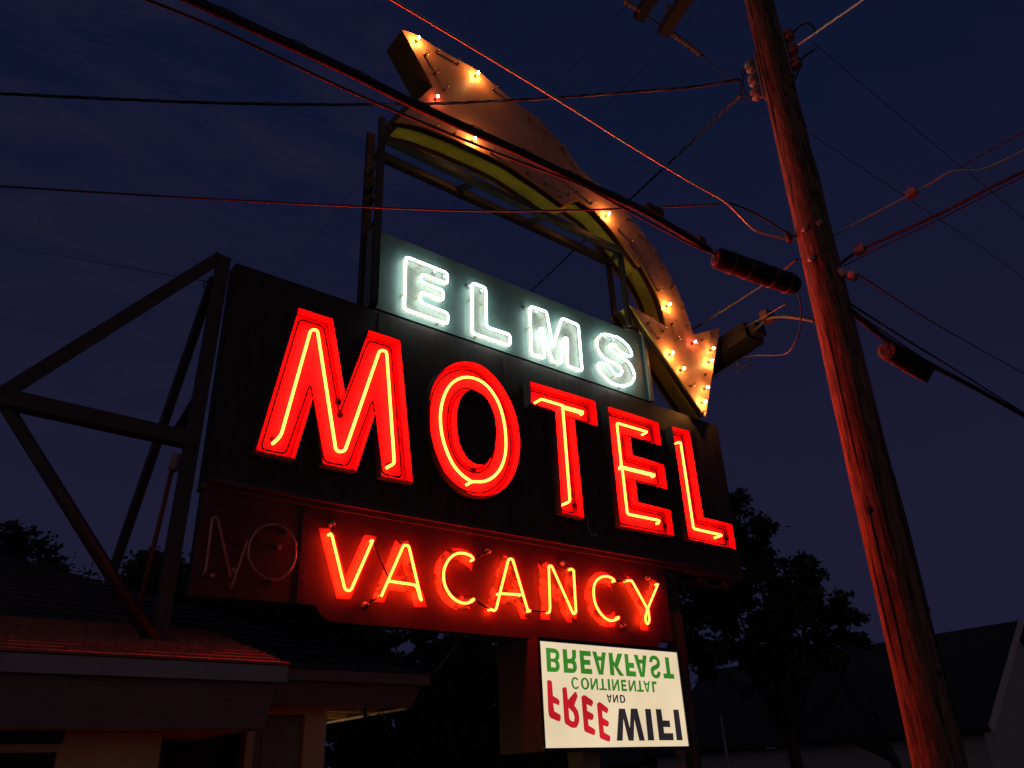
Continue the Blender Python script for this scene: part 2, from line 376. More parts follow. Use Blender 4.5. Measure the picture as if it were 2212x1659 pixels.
# ------------------------------------------------------------------ MOTEL cabinet with channel letters
TLc = at(510, 568, YF); BRc = at(1605, 1244, YF)
sign = thing('motel_sign', 'long dark cabinet sign with big red open-faced neon letters reading MOTEL', 'sign', (TLc.x, YF, BRc.z))
b = MB(); b.box((TLc.x, YF, BRc.z), (BRc.x, YF + .15, TLc.z)); b.build('cabinet', K['cab'], sign)
b = MB()
for k in range(9):                                     # rivets and panel seams
    x = TLc.x + .35 + k * (BRc.x - TLc.x - .6) / 8
    for z in (TLc.z - .06, BRc.z + .07): b.lathe((x, YF - .006, z), (0, 1, 0), [(0, .006), (.005, .011), (.0062, .011)], 8)
b.split('rivet', K['steel2'], sign)
b = MB()
for x in (TLc.x + 1.35, TLc.x + 2.8, TLc.x + 4.3): b.box((x, YF - .004, BRc.z + .05), (x + .012, YF - .0005, TLc.z - .02))
b.split('panel_seam', K['cab_side'], sign)
b = MB()                                               # drip ledge along the bottom
b.box((TLc.x + .03, YF - .035, BRc.z - .012), (BRc.x - .75, YF - .003, BRc.z + .022))
b.box((TLc.x - .005, YF + .01, BRc.z - .05), (BRc.x, YF + .15, BRc.z - .003))
b.build('drip_ledge', K['ledge'], sign)

def channel_letter(outer, holes, hole_smooth=False):
    b = MB(); outer = ccw(outer); rim = inset(outer, .009)
    b.wall(outer, YR, YF - .001, 1, smo=hole_smooth); b.wall(rim, YR, YF - .012, 0, inward=True, smo=hole_smooth)
    n = len(outer); i0 = b.add([(x, YR, z) for x, z in outer] + [(x, YR, z) for x, z in rim])
    for i in range(n): j = (i + 1) % n; b.face((i0 + i, i0 + j, i0 + n + j, i0 + n + i), 2)
    hr = []
    for h in holes:
        h = ccw(h); hi = inset(h, -.009)[:]
        b.wall(h, YR, YF - .001, 1, inward=True, smo=True); b.wall(hi, YR, YF - .012, 0, smo=True); hr.append(hi)
        m = len(h); i0 = b.add([(x, YR, z) for x, z in h] + [(x, YR, z) for x, z in hi])
        for i in range(m): j = (i + 1) % m; b.face((i0 + m + i, i0 + m + j, i0 + j, i0 + i), 2)
    b.sheet(rim, YF - .012, 0, hr)
    o = b.build('letter', [K['red_in'], K['ret'], K['red_peel']], sign)
    for q in [inset(outer, .062)] + [inset(ccw(h), -.058) for h in holes]:
        p = fillet(q, .045, True, 4); t = MB(); t.tube([(v.x, YF - .030, v.y) for v in p], .0085, 7, True)
        t.build('unlit_outline_tube', K['dark_tube'], o)
    return o
def neon(paths, parent, Yt, r, mat, cf=None, fr=.03, name='neon_tube', closed=False, n=8, ends=True, sm=False, curve=True):
    for p in paths:
        q = [Vector(v) for v in (on(cf, p, Yt) if cf else p)]
        q = smooth(q, closed, 4) if sm else fillet(q, fr, closed, 4)
        P = [Vector((v.x, Yt, v.y)) for v in q]
        t = MB()
        if ends and not closed: P = [P[0] + Vector((0, .04, 0))] + P + [P[-1] + Vector((0, .04, 0))]
        t.tube(P, r, n, closed); t.build(name, mat, parent)
def holes_ring(pts, parent, cf, Y):
    b = MB()
    for p in pts:
        v = at(*cf(p), Y); b.lathe((v.x, Y, v.z), (0, 1, 0), [(-.012, .026), (-.012, .030), (.0, .030)], 12)
    b.split('electrode_collar', K['dark_tube'], parent)

Mo = [(490,70),(785,165),(885,790),(1080,258),(1350,345),(1460,1550),(1185,1497),(1138,970),(985,1452),(690,1395),(615,845),(465,1352),(122,1280)]
o = channel_letter(on(cM, Mo, YR), [])
neon([[(292,1203),(345,1150),(595,262),(650,262),(808,1285),(880,1285),(1175,432),(1232,440),(1298,1385),(1252,1410)]], o, YT, .0125, K['red_neon'], cM, .05)
holes_ring([(285,1190),(838,978),(1250,1400),(820,870)], o, cM, YF - .012)
Oo = [(745,683),(850,705),(950,790),(1030,910),(1080,1040),(1103,1180),(1098,1300),(1065,1410),(1010,1490),(930,1540),(840,1545),(740,1510),(640,1420),(575,1300),(530,1150),(518,1020),(530,890),(575,780),(650,710)]
Oh = [(800,872),(870,905),(920,985),(945,1090),(940,1200),(915,1290),(870,1335),(815,1330),(760,1285),(720,1200),(705,1100),(705,1010),(725,930),(760,885)]
def sm2(p): return [(v.x, v.y) for v in smooth(p, True, 4)]
o = channel_letter(sm2(on(cB, Oo, YR)), [sm2(on(cB, Oh, YR))], True)
neon([[(775,1462),(800,1450),(870,1448),(930,1420),(980,1360),(1008,1270),(1010,1160),(995,1050),(960,940),(900,850),(830,800),(750,787),(680,815),(630,880),(600,980),(597,1090),(620,1210),(670,1330),(730,1405),(795,1450)]], o, YT, .0125, K['red_neon'], cB, sm=True)
holes_ring([(780,1455),(800,1375)], o, cB, YF - .012)
To = [(1162,808),(1583,937),(1597,1103),(1450,1057),(1512,1684),(1365,1647),(1322,1008),(1170,960)]
o = channel_letter(on(cB, To, YR), [])
neon([[(1208,942),(1235,925),(1375,968),(1372,980),(1418,1575),(1380,1592)], [(1385,985),(1500,1017)], [(1385,975),(1500,1007)]], o, YT, .0125, K['red_neon'], cB, .03)
holes_ring([(1205,945),(1385,1588),(1440,1600)], o, cB, YF - .012)
Eo = [(185,170),(640,315),(668,530),(395,458),(410,603),(690,690),(722,918),(440,848),(460,1022),(748,1092),(783,1332),(297,1240)]
o = channel_letter(on(cE, Eo, YR), [])
neon([[(512,418),(540,402),(268,322),(308,690),(300,712),(318,740),(362,1132),(648,1190),(638,1212)], [(312,722),(602,794)], [(312,712),(602,782)]], o, YT, .0125, K['red_neon'], cE, .03)
holes_ring([(515,418),(612,1218),(690,1235)], o, cE, YF - .012)
Lo = [(757,350),(915,390),(1040,1158),(1295,1218),(1332,1450),(905,1358)]
o = channel_letter(on(cE, Lo, YR), [])
neon([[(788,505),(834,490),(950,1262),(1205,1320),(1160,1336)]], o, YT, .0125, K['red_neon'], cE, .03)
holes_ring([(790,505),(1165,1340),(1235,1350)], o, cE, YF - .012)
b = MB(); pts = [at(*cE(p), YF - .02) for p in [(10,1170),(5,1220),(30,1290),(55,1325),(85,1320),(70,1300)]]
b.tube(smooth(pts, False, 4), .004, 5); b.build('loose_wire', K['plastic_w'], sign)

# ------------------------------------------------------------------ ELMS panel
p0 = at(824, 514, YF); p1 = at(1386, 715, YF); q0 = at(806, 665, YF); q1 = at(1400, 864, YF)
zt = (p0.z + p1.z) / 2; zb = max((q0.z + q1.z) / 2, TLc.z + .004); xl = (p0.x + q0.x) / 2; xr = (p1.x + q1.x) / 2
el = thing('name_sign', 'grey green panel sign with white outlined neon letters reading ELMS', 'sign', (xl, YF, zb))
b = MB(); b.box((xl, YF, zb), (xr, YF + .10, zt)); b.build('panel', K['teal'], el)
b = MB()
b.box((xr + .002, YF - .03, zb), (xr + .055, YF + .11, zt + .01)); b.box((xl - .075, YF - .03, zb), (xl - .002, YF + .11, zt + .01))
b.split('edge_trim', K['steelg'], el)
b = MB()
for z in (zb + .1, (zb + zt) / 2, zt - .1):
    for x in (xl + .02, xr - .03): b.lathe((x, YF - .005, z), (0, 1, 0), [(0, .004), (.004, .008), (.005, .008)], 7)
b.split('screw', K['pipe'], el)
elE = [(403,372),(922,578),(922,712),(598,588),(592,685),(870,795),(868,920),(588,812),(583,942),(928,1078),(922,1215),(385,1025)]
elL = [(1230,698),(1398,762),(1408,1250),(1700,1345),(1700,1483),(1232,1325)]
elM = [(235,200),(495,285),(597,850),(733,385),(990,492),(1050,1212),(818,1130),(822,700),(770,690),(725,1100),(590,1060),(425,545),(392,545),(470,1012),(262,945)]
elS = [(1500,655),(1400,635),(1320,665),(1280,750),(1290,850),(1350,960),(1450,1040),(1560,1090),(1650,1160),(1665,1240),(1610,1275),(1540,1240),(1490,1160),(1420,1110),(1330,1085),(1305,1110),(1340,1220),(1440,1340),(1560,1415),(1700,1440),(1810,1400),(1860,1310),(1850,1220),(1790,1100),(1700,1020),(1590,950),(1500,880),(1475,830),(1500,790),(1560,810),(1630,890),(1720,950),(1800,975),(1820,940),(1770,830),(1680,740),(1590,680),(1530,670)]
YW = YF - .055
for cf, pts, sm, el_at, st in ((cEL, elE, False, [(760,565),(885,625)], [(590,480),(705,665),(350,870),(545,890),(800,1205)]),
                           (cEL, elL, False, [(1190,735),(1345,800)], [(1195,920),(1365,955),(1265,1375),(1670,1430)]),
                           (cMS, elM, False, [(165,220),(330,300)], [(200,560),(465,390),(415,865),(825,470),(625,1105)]),
                           (cMS, elS, True, [(1400,690),(1535,735)], [(1730,880),(1710,1095),(1530,1295),(1640,1465),(1255,700)])):
    P = on(cf, pts, YW)
    if sm: P = sm2(P)
    b = MB(); b.sheet(inset(P, -.012), YF - .003); pl = b.build('painted_letter', K['elm_paint'], el)
    neon([P], pl, YW, .0125, K['white_neon'], None, .04, closed=True, sm=False)
    b = MB()
    for e in el_at:
        v = at(*cf(e), YF - .02); b.lathe((v.x, YF, v.z), (0, -1, 0), [(0, .024), (.03, .022), (.032, .016)], 10)
    b.split('electrode_cup', K['electrode'], pl)
    b = MB()
    for e in st:
        v = at(*cf(e), YF - .025); b.beam((v.x, YF - .004, v.z), (v.x + .006, YW - .002, v.z + .01), .016, .012, (0, 0, 1))
    b.split('tube_stand', K['support'], pl)

# ------------------------------------------------------------------ VACANCY sign
YV = 5.64; YVT = YV - .055
nl = [cA((1300,1455)), cNO((150,1208)), cNO((1690,1335)), (0, 0)]
seam_t = cNO((1815, 0)); seam_b = cNO((1690, 1335))
vs = thing('vacancy_sign', 'weathered red panel sign with glowing VACANCY and unlit NO tubes', 'sign', tuple(at(900, 1340, YV)))
def px(p, Y): v = at(p[0], p[1], Y); return (v.x, v.z)
ztop = BRc.z - .055
sx = (px(seam_t, YV)[0] + px(seam_b, YV)[0]) / 2
a = px(cNO((150, 1208)), YV)
lx = px(cA((1300, 1455)), YV)[0]
no_poly = [(lx, ztop), (lx, a[1]), (sx - .006, px(cNO((1690, 1335)), YV)[1]), (sx - .006, ztop)]
b = MB(); b.prism(no_poly, YV, YV + .09, 0, 1); no_panel = b.build('no_panel', [K['vac_panel_old'], K['cab_side']], vs)
rx = px(cNC((2030, 700)), YV)[0]; zb_ = px(cNO((1690, 1335)), YV)[1]
lowz = [px(cVA(p), YV) for p in [(5,1160),(110,1170),(150,1260),(220,1330),(300,1362),(1100,1430),(2212,1525)]]
vp = [(sx, ztop), (sx, zb_)] + [p for p in lowz if p[0] > sx] + [px(cNC((1945,1390)), YV), px(cNC((1985,1318)), YV), px(cNC((2085,1325)), YV), (rx, ztop)]
vp[-2] = (rx, vp[-2][1])
b = MB(); b.prism(vp, YV, YV + .09, 0, 1); vac_panel = b.build('vacancy_panel', [K['vac_panel'], K['cab_side']], vs)
b = MB(); b.box((sx - .012, YV - .008, zb_ + .01), (sx + .004, YV - .001, ztop - .01)); b.build('seam_strip', K['blackout'], vs)
b = MB()
for k in range(7):
    for dx in (-.05, .05):
        z = zb_ + .05 + k * (ztop - zb_ - .1) / 6; b.lathe((sx + dx + random.uniform(-.01, .01), YV - .006, z + random.uniform(-.03, .03)), (0, 1, 0), [(0, .004), (.005, .009), (.0055, .009)], 7)
for q in [(640,320),(1180,1245),(1980,600),(2000,790),(380,1255),(1720,545),(1550,1350),(300,1180)]:
    v = at(*cNC(q), YV); b.lathe((v.x, YV - .006, v.z), (0, 1, 0), [(0, .004), (.005, .008), (.0055, .008)], 7)
b.split('screw', K['steel2'], vs)
def letter(parent, cf, outer, hole, mat, sm=False):
    P = on(cf, outer, YV); H = [on(cf, h, YV) for h in hole]
    b = MB(); b.sheet(P, YV - .003, 0, H); return b.build('painted_letter', mat, parent)
v1 = letter(vac_panel, cVA, [(135,248),(300,258),(455,825),(680,330),(832,352),(515,1098),(350,1088)], [], K['vac_paint'])
v2 = letter(vac_panel, cVA, [(1052,385),(1200,405),(1425,1192),(1275,1192),(1225,1015),(965,990),(915,1138),(762,1125)], [[(1122,655),(1172,832),(1045,828)]], K['vac_peel'])
v3 = letter(vac_panel, cVA, [(1958,555),(1890,520),(1810,495),(1740,490),(1660,520),(1590,575),(1530,660),(1503,760),(1510,880),(1545,1010),(1600,1110),(1690,1190),(1790,1230),(1880,1232),(1962,1190),(1955,1000),(1900,1050),(1830,1060),(1760,1030),(1700,970),(1660,880),(1650,780),(1670,700),(1720,655),(1800,650),(1860,680),(1920,730),(1958,775)], [], K['vac_peel'])
v4 = letter(vac_panel, cNC, [(232,385),(330,398),(550,1078),(445,1085),(395,935),(215,905),(155,1025),(38,1015)], [[(300,570),(350,765),(250,760)]], K['vac_peel2'])
v5 = letter(vac_panel, cNC, [(625,440),(735,465),(925,830),(918,500),(1035,560),(1052,1130),(945,1120),(745,760),(760,1095),(652,1088)], [], K['vac_peel2'])
v6 = letter(vac_panel, cNC, [(1400,590),(1320,562),(1250,580),(1190,640),(1145,730),(1135,830),(1160,960),(1220,1070),(1310,1150),(1400,1172),(1475,1160),(1465,995),(1420,1040),(1370,1040),(1310,990),(1260,900),(1240,800),(1250,730),(1290,690),(1370,690),(1440,770),(1435,640)], [], K['vac_peel'])
v7 = letter(vac_panel, cNC, [(1510,590),(1622,622),(1775,870),(1855,650),(1945,690),(1830,985),(1835,1212),(1745,1205),(1738,1010)], [], K['vac_peel'])
kw = dict(Yt=YVT, r=.0105, mat=K['vac_neon'])
neon([[(283,322),(300,345),(455,985),(520,1000),(785,395)]], v1, cf=cVA, fr=.03, **kw)
neon([[(885,1060),(1150,455),(1208,460),(1362,1115),(1345,1090),(1300,930),(990,884)]], v2, cf=cVA, fr=.03, **kw)
neon([[(1975,630),(1965,600),(1920,570),(1840,550),(1760,565),(1690,620),(1640,710),(1622,800),(1635,920),(1690,1030),(1770,1110),(1870,1145),(1950,1125),(1982,1098)]], v3, cf=cVA, sm=True, **kw)
neon([[(120,975),(155,992),(178,968),(215,810),(312,425),(355,425),(520,980),(545,990)], [(215,803),(450,815)]], v4, cf=cNC, fr=.03, **kw)
neon([[(758,1005),(765,960),(750,500),(782,500),(1020,1030),(1048,1010),(1022,550),(998,535)]], v5, cf=cNC, fr=.03, **kw)
neon([[(1470,665),(1440,635),(1380,615),(1310,630),(1255,690),(1240,780),(1255,900),(1310,1010),(1380,1080),(1440,1098),(1500,1080),(1515,1062)]], v6, cf=cNC, sm=True, **kw)
neon([[(1600,665),(1655,658),(1828,970),(1800,1080),(1825,1145),(1852,1100),(1832,965),(1942,700)]], v7, cf=cNC, fr=.03, **kw)
for cf, par, paths in ((cVA, v1, [[(785,400),(800,490),(935,760),(975,860)], [(283,322),(300,280),(315,215)]]), (cVA, v2, [[(880,1062),(740,1130),(695,1165)]]),
                  (cVA, v3, [[(1978,628),(2020,600),(2150,530)], [(1984,1100),(2110,1180),(2180,1215)]]), (cNC, v4, [[(548,990),(680,998),(755,1002)]]),
                  (cNC, v5, [[(915,475),(998,535)]]), (cNC, v6, [[(1475,665),(1598,666)], [(1515,1062),(1562,1150)]]), (cNC, v7, [[(1942,700),(1900,650),(1830,632)]])):
    for p in paths:
        t = MB(); q = [at(*cf(v), YVT + .012) for v in p]; t.tube(fillet(q, .02), .0095, 7); t.build('blocked_out_tube', K['blackout'], par)
b = MB()
for cf, e in ((cVA, (695,1165)), (cVA, (2150,525)), (cNC, (905,470)), (cNC, (1562,1160)), (cNC, (1828,632)), (cVA, (300,205))):
    v = at(*cf(e), YV - .02); b.lathe((v.x, YV - .002, v.z), (0, -1, 0), [(0, .028), (.03, .026), (.05, .015), (.055, .006)], 10)
b.split('electrode', K['electrode'], vac_panel)
for cf, sm, cl, p in ((cNO, False, False, [(425,925),(455,850),(540,150),(610,150),(790,960)]), (cNO, False, False, [(805,1120),(1025,460)]), (cNO, True, True, [(1370,1010),(1250,970),(1130,870),(1050,730),(1040,600),(1080,450),(1170,320),(1300,255),(1430,250),(1560,310),(1650,410),(1690,520),(1690,680),(1640,830),(1560,940),(1470,1000)])):
    neon([p], no_panel, YVT, .0105, K['clear_tube'], cf, .03, name='unlit_tube', closed=cl, sm=sm)
b = MB()
for e in ((1375,1020),(1590,360),(540,955),(1465,560),(830,880)):
    v = at(*cNO(e), YV - .02); b.lathe((v.x, YV - .002, v.z), (0, -1, 0), [(0, .02), (.03, .018), (.034, .01)], 9)
b.split('electrode', K['clear_tube'], no_panel)

# ------------------------------------------------------------------ light box with upside-down lettering
YB = 5.50
c_ = [at(*cLB(p), YB) for p in ((135, 95), (1968, 262), (2120, 1548), (225, 1582))]
bx0 = (c_[0].x + c_[3].x) / 2; bx1 = (c_[1].x + c_[2].x) / 2; bz1 = (c_[0].z + c_[1].z) / 2; bz0 = (c_[2].z + c_[3].z) / 2
f_ = [at(*cLB(p), YB) for p in ((147, 155), (1928, 297), (2095, 1512), (235, 1540))]
fx0 = (f_[0].x + f_[3].x) / 2; fx1 = (f_[1].x + f_[2].x) / 2; fz1 = (f_[0].z + f_[1].z) / 2; fz0 = (f_[2].z + f_[3].z) / 2
bx0 = min(bx0, fx0 - .018)
lb = thing('light_box_sign', 'cream backlit box sign with upside down green, red and black lettering', 'sign', (bx0, YB, bz0))
b = MB(); b.box((bx0, YB + .02, bz0), (bx1, YB + .60, bz1)); b.build('cabinet', K['boxside'], lb)
b = MB()
b.box((bx0, YB - .004, fz1), (bx1, YB + .017, bz1)); b.box((bx0, YB - .004, bz0), (bx1, YB + .017, fz0))
b.box((bx0, YB - .004, fz0 + .001), (fx0, YB + .017, fz1 - .001)); b.box((fx1, YB - .004, fz0 + .001), (bx1, YB + .017, fz1 - .001))
b.split('retaining_frame', K['blackout'], lb)
b = MB(); b.quad((fx0, YB + .008, fz0), (fx1, YB + .008, fz0), (fx1, YB + .008, fz1), (fx0, YB + .008, fz1)); face = b.build('face', K['box_face'], lb)
YI = YB + .004
def arc(cx, cz, rx, rz, a0, a1, n=10): return [(cx + rx * math.cos(math.radians(a0 + (a1 - a0) * k / n)), cz + rz * math.sin(math.radians(a0 + (a1 - a0) * k / n))) for k in range(n + 1)]
def glyph(ch, s=.26):
    h = s * .62   # horizontal stroke thickness in unit height, s = stem in unit width
    g = {
     'E': ([(0,0),(1,0),(1,h),(s,h),(s,.5-h/2),(.9,.5-h/2),(.9,.5+h/2),(s,.5+h/2),(s,1-h),(1,1-h),(1,1),(0,1)], []),
     'F': ([(0,0),(s,0),(s,.5-h/2),(.88,.5-h/2),(.88,.5+h/2),(s,.5+h/2),(s,1-h),(1,1-h),(1,1),(0,1)], []),
     'I': ([(0,0),(1,0),(1,1),(0,1)], []),
     'L': ([(0,0),(1,0),(1,h),(s,h),(s,1),(0,1)], []),
     'T': ([(.5-s/2,0),(.5+s/2,0),(.5+s/2,1-h),(1,1-h),(1,1),(0,1),(0,1-h),(.5-s/2,1-h)], []),
     'N': ([(0,0),(s*.9,0),(s*.9,.66),(1-s,0),(1,0),(1,1),(1-s*.9,1),(1-s*.9,.34),(s,1),(0,1)], []),
     'A': ([(0,0),(s,0),(s+.06,.2),(1-s-.06,.2),(1-s,0),(1,0),(.5+s*.55,1),(.5-s*.55,1)], [[(s+.10,.2+h),(1-s-.10,.2+h),(.5,.80)]]),
     'K': ([(0,0),(s,0),(s,.32),(s+.10,.44),(1-s*1.15,0),(1.02,0),(s+.30,.62),(1,1),(1-s*1.2,1),(s,.56),(s,1),(0,1)], []),
     'R': ([(0,0),(s,0),(s,.40),(.45,.40)] + [(.60,.38),(.68,.28),(.70,0),(1,0),(.97,.32),(.86,.45),(.96,.56),(.99,.72),(.93,.88),(.8,.97),(.62,1),(0,1)], [[(s,.40+h),(.55,.40+h),(.68,.62),(.70,.73),(.65,.82),(.55,1-h),(s,1-h)]]),
     'B': ([(0,0),(.6,0),(.82,.04),(.96,.13),(1,.27),(.96,.41),(.84,.51),(.94,.6),(.97,.74),(.92,.88),(.78,.97),(.58,1),(0,1)], [[(s,h),(.58,h),(.7,.2),(.72,.28),(.68,.38),(.56,.44),(s,.44)], [(s,.58),(.54,.58),(.66,.64),(.68,.73),(.63,.82),(.52,1-h),(s,1-h)]]),
     'D': ([(0,0),(.5,0),(.78,.06),(.95,.24),(1,.5),(.95,.76),(.78,.94),(.5,1),(0,1)], [[(s,h),(.48,h),(.66,.24),(.73,.5),(.66,.76),(.48,1-h),(s,1-h)]]),
     'O': (arc(.5,.5,.5,.52,0,354,22), [arc(.5,.5,.5-s,.52-h,0,340,16)]),
     'C': (arc(.54,.5,.54,.52,34,326,18) + arc(.54,.5,.54-s*.95,.52-h,-42,-318,14), []),
     'S': ([(.0,.28),(.27,.30),(.35,.17),(.52,.14),(.68,.18),(.73,.28),(.66,.36),(.45,.42),(.2,.49),(.06,.6),(.04,.76),(.12,.91),(.3,1.01),(.52,1.03),(.75,.99),(.9,.88),(.96,.72),(.69,.70),(.63,.82),(.49,.87),(.36,.84),(.31,.75),(.38,.67),(.6,.61),(.86,.52),(.98,.40),(1.0,.25),(.92,.09),(.74,-.01),(.52,-.04),(.27,-.01),(.08,.1)], []),
    }
    return g[ch]
def word(spec, ztop_px, zbot_px, mat, label_s=.30):
    z0 = at(*cLB(ztop_px), YB).z; z1 = at(*cLB(zbot_px), YB).z      # glyph bottom is up: the panel hangs upside down
    for ch, pl, pr, s in spec:
        xa = at(*cLB(pl), YB).x; xb = at(*cLB(pr), YB).x
        ou, ho = glyph(ch, s); fm = lambda q: [(xa + u * (xb - xa), z0 + v * (z1 - z0)) for u, v in q]
        b = MB(); b.sheet(fm(ou), YI, 0, [fm(h) for h in ho]); b.build('lettering', mat, face)
word([('B',(243,392),(422,490),.32),('R',(460,400),(642,500),.32),('E',(680,420),(838,572),.36),('A',(835,285),(1012,295),.30),('K',(1045,300),(1252,598),.30),
      ('F',(1250,315),(1408,603),.38),('A',(1372,320),(1540,335),.30),('S',(1572,400),(1732,590),.3),('T',(1758,570),(1902,632),.36)], (230,237), (255,548), K['ink_green'])
word([('C',(565,690),(667,740),.26),('O',(687,690),(797,700),.26),('N',(814,700),(915,770),.26),('T',(928,776),(1030,780),.26),('I',(1038,710),(1068,712),.3),('N',(1093,710),(1192,780),.26),
      ('E',(1212,715),(1288,785),.34),('N',(1308,720),(1408,790),.26),('T',(1420,793),(1506,798),.3),('A',(1495,665),(1582,668),.26),('L',(1612,740),(1668,690),.42)], (620,620), (570,772), K['ink_green'])
word([('A',(1020,842),(1086,845),.26),('N',(1105,900),(1174,920),.26),('D',(1196,900),(1264,905),.28)], (1050,843), (1060,948), K['ink_black'])
WF = [[(1180,1027),(1260,1027),(1325,1280),(1335,1027),(1420,1027),(1520,1443),(1448,1443),(1382,1165),(1375,1443),(1308,1443),(1240,1160),(1232,1443),(1155,1443)],
      [(1520,1030),(1595,1033),(1642,1440),(1560,1440)], [(1658,1033),(1730,1035),(1750,1180),(1840,1182),(1850,1268),(1760,1265),(1770,1345),(1885,1345),(1893,1438),(1705,1438)], [(1885,1040),(1955,1040),(2010,1438),(1932,1438)]]
FR = [([(250,665),(270,657),(300,662),(315,680),(328,860),(400,905),(415,935),(405,985),(330,955),(345,1060),(420,1105),(430,1130),(425,1180),(405,1195),(300,1150),(275,1120),(265,1050)], []),
      ([(447,765),(480,745),(505,760),(522,915),(615,805),(635,825),(648,870),(605,985),(655,1060),(670,1150),(665,1210),(635,1272),(600,1280),(560,1270),(490,1225),(475,1190)], [[(530,1015),(590,1080),(608,1140),(600,1195),(560,1185),(540,1150)]]),
      ([(695,875),(725,850),(750,858),(840,920),(850,945),(830,1002),(765,970),(772,1055),(845,1095),(857,1120),(850,1160),(830,1178),(782,1165),(790,1245),(870,1295),(877,1320),(870,1365),(855,1372),(745,1328),(730,1300)], []),
      ([(897,965),(925,940),(950,950),(1040,1020),(1047,1045),(1030,1090),(965,1055),(972,1145),(1045,1190),(1055,1215),(1045,1255),(1030,1262),(980,1245),(990,1335),(1065,1380),(1075,1405),(1065,1450),(1050,1457),(945,1415),(932,1390)], [])]
for p in WF: b = MB(); b.sheet(on(cLB, p, YB), YI); b.build('lettering', K['ink_black'], face)
for p, h in FR: b = MB(); b.sheet(on(cLB, p, YB), YI, 0, [on(cLB, q, YB) for q in h]); b.build('lettering', K['ink_red'], face)
b = MB()
v = at(1262, 1655, YB + .25); b.box((v.x - .10, YB + .15, 0), (v.x + .10, YB + .35, bz0)); b.build('box_post', K['steelg'], lb)
b = MB(); v = at(1473, 1655, YB + .12); b.tube([(v.x, YB + .12, 0), (v.x, YB + .12, bz0)], .035, 12); b.build('pipe_leg', K['pipe'], lb)
b = MB(); b.lathe((v.x, YB + .12, bz0 - .05), (0, 0, 1), [(0, .045), (.035, .06), (.05, .06)], 12); b.build('pipe_flange', K['pipe'], lb)

# ------------------------------------------------------------------ ARROW
YA, DA = 5.50, .36
up1 = on(cTL, [(395,225),(600,300),(870,470),(1160,635),(1440,790),(1700,1010)], YA)
up2 = on(c10, [(1060,640),(1190,730),(1290,830),(1385,930),(1440,1010),(1500,1095)], YA)
up3 = on(cMD, [(1060,352),(1290,545),(1450,700),(1600,850),(1710,970),(1890,1190),(2060,1440)], YA)
up4 = on(cAR, [(430,320),(490,410),(560,545),(620,690),(680,880)], YA)
hd = on(cAR, [(690,886),(877,838),(772,1492),(218,672),(485,828)], YA)
lo1 = on(cAR, [(470,760),(420,600),(350,460),(265,320)], YA)
lo2 = on(cMD, [(1840,1659),(1640,1400),(1430,1130),(1215,890),(995,738)], YA) + on(cNW, [(2020,1480),(1760,1280),(1500,1092),(1100,820),(870,665),(480,462),(0,240)], YA)
lo3 = on(cYE, [(1120,394),(1000,345),(750,252),(520,206)], YA)
def dens(p): return [(v.x, v.y) for v in smooth([Vector(q) for q in p], False, 4)]
up = dens(up1 + up2) + dens(up3 + up4)
low = dens(lo1 + lo2[:4]) + [lo2[4], lo2[5]] + dens(lo2[6:] + lo3)
ne = on(cTL, [(305,1495),(820,1010)], YA)
ol = up + hd + low + ne
edges_plain = {len(ol) - 1, len(ol) - 2}
arw = thing('arrow_sign', 'big curved ochre arrow sign with yellow sides and round bulbs pointing down', 'sign', (ol[0][0], YA, hd[2][1]))
b = MB(); b.sheet(ol, YA); 
b.build('arrow_face', K['arrow'], arw)
orient = area(ol) > 0
b = MB(); ys = [(0, .022, 0), (.022, .095, 1), (.095, .265, 0), (.265, .338, 1), (.338, DA, 0)]
P = ol; n = len(P)
ins = inset(ol, .012); 
if not orient: ins = ins[::-1]
for i in range(n):
    j = (i + 1) % n
    if i in edges_plain:
        q = [(P[i][0], YA + .0005, P[i][1]), (P[j][0], YA + .0005, P[j][1]), (P[j][0], YA + DA, P[j][1]), (P[i][0], YA + DA, P[i][1])]
        b.quad(*(q if orient else q[::-1]), 2 if i == n - 1 else 3); continue
    for y0, y1, mi in ys:
        R = ins if mi == 1 else P
        q = [(R[i][0], YA + y0, R[i][1]), (R[j][0], YA + y0, R[j][1]), (R[j][0], YA + y1, R[j][1]), (R[i][0], YA + y1, R[i][1])]
        b.quad(*(q if orient else q[::-1]), mi)
        if mi == 1:
            for yy in (y0, y1):
                b.quad((P[i][0], YA + yy, P[i][1]), (P[j][0], YA + yy, P[j][1]), (ins[j][0], YA + yy, ins[j][1]), (ins[i][0], YA + yy, ins[i][1]), 0)
b.build('side_panel', [K['gold'], K['brown'], K['tail'], K['steel2']], arw)
b = MB(); b.sheet(ol, YA + DA); b.build('back_face', K['brown'], arw)
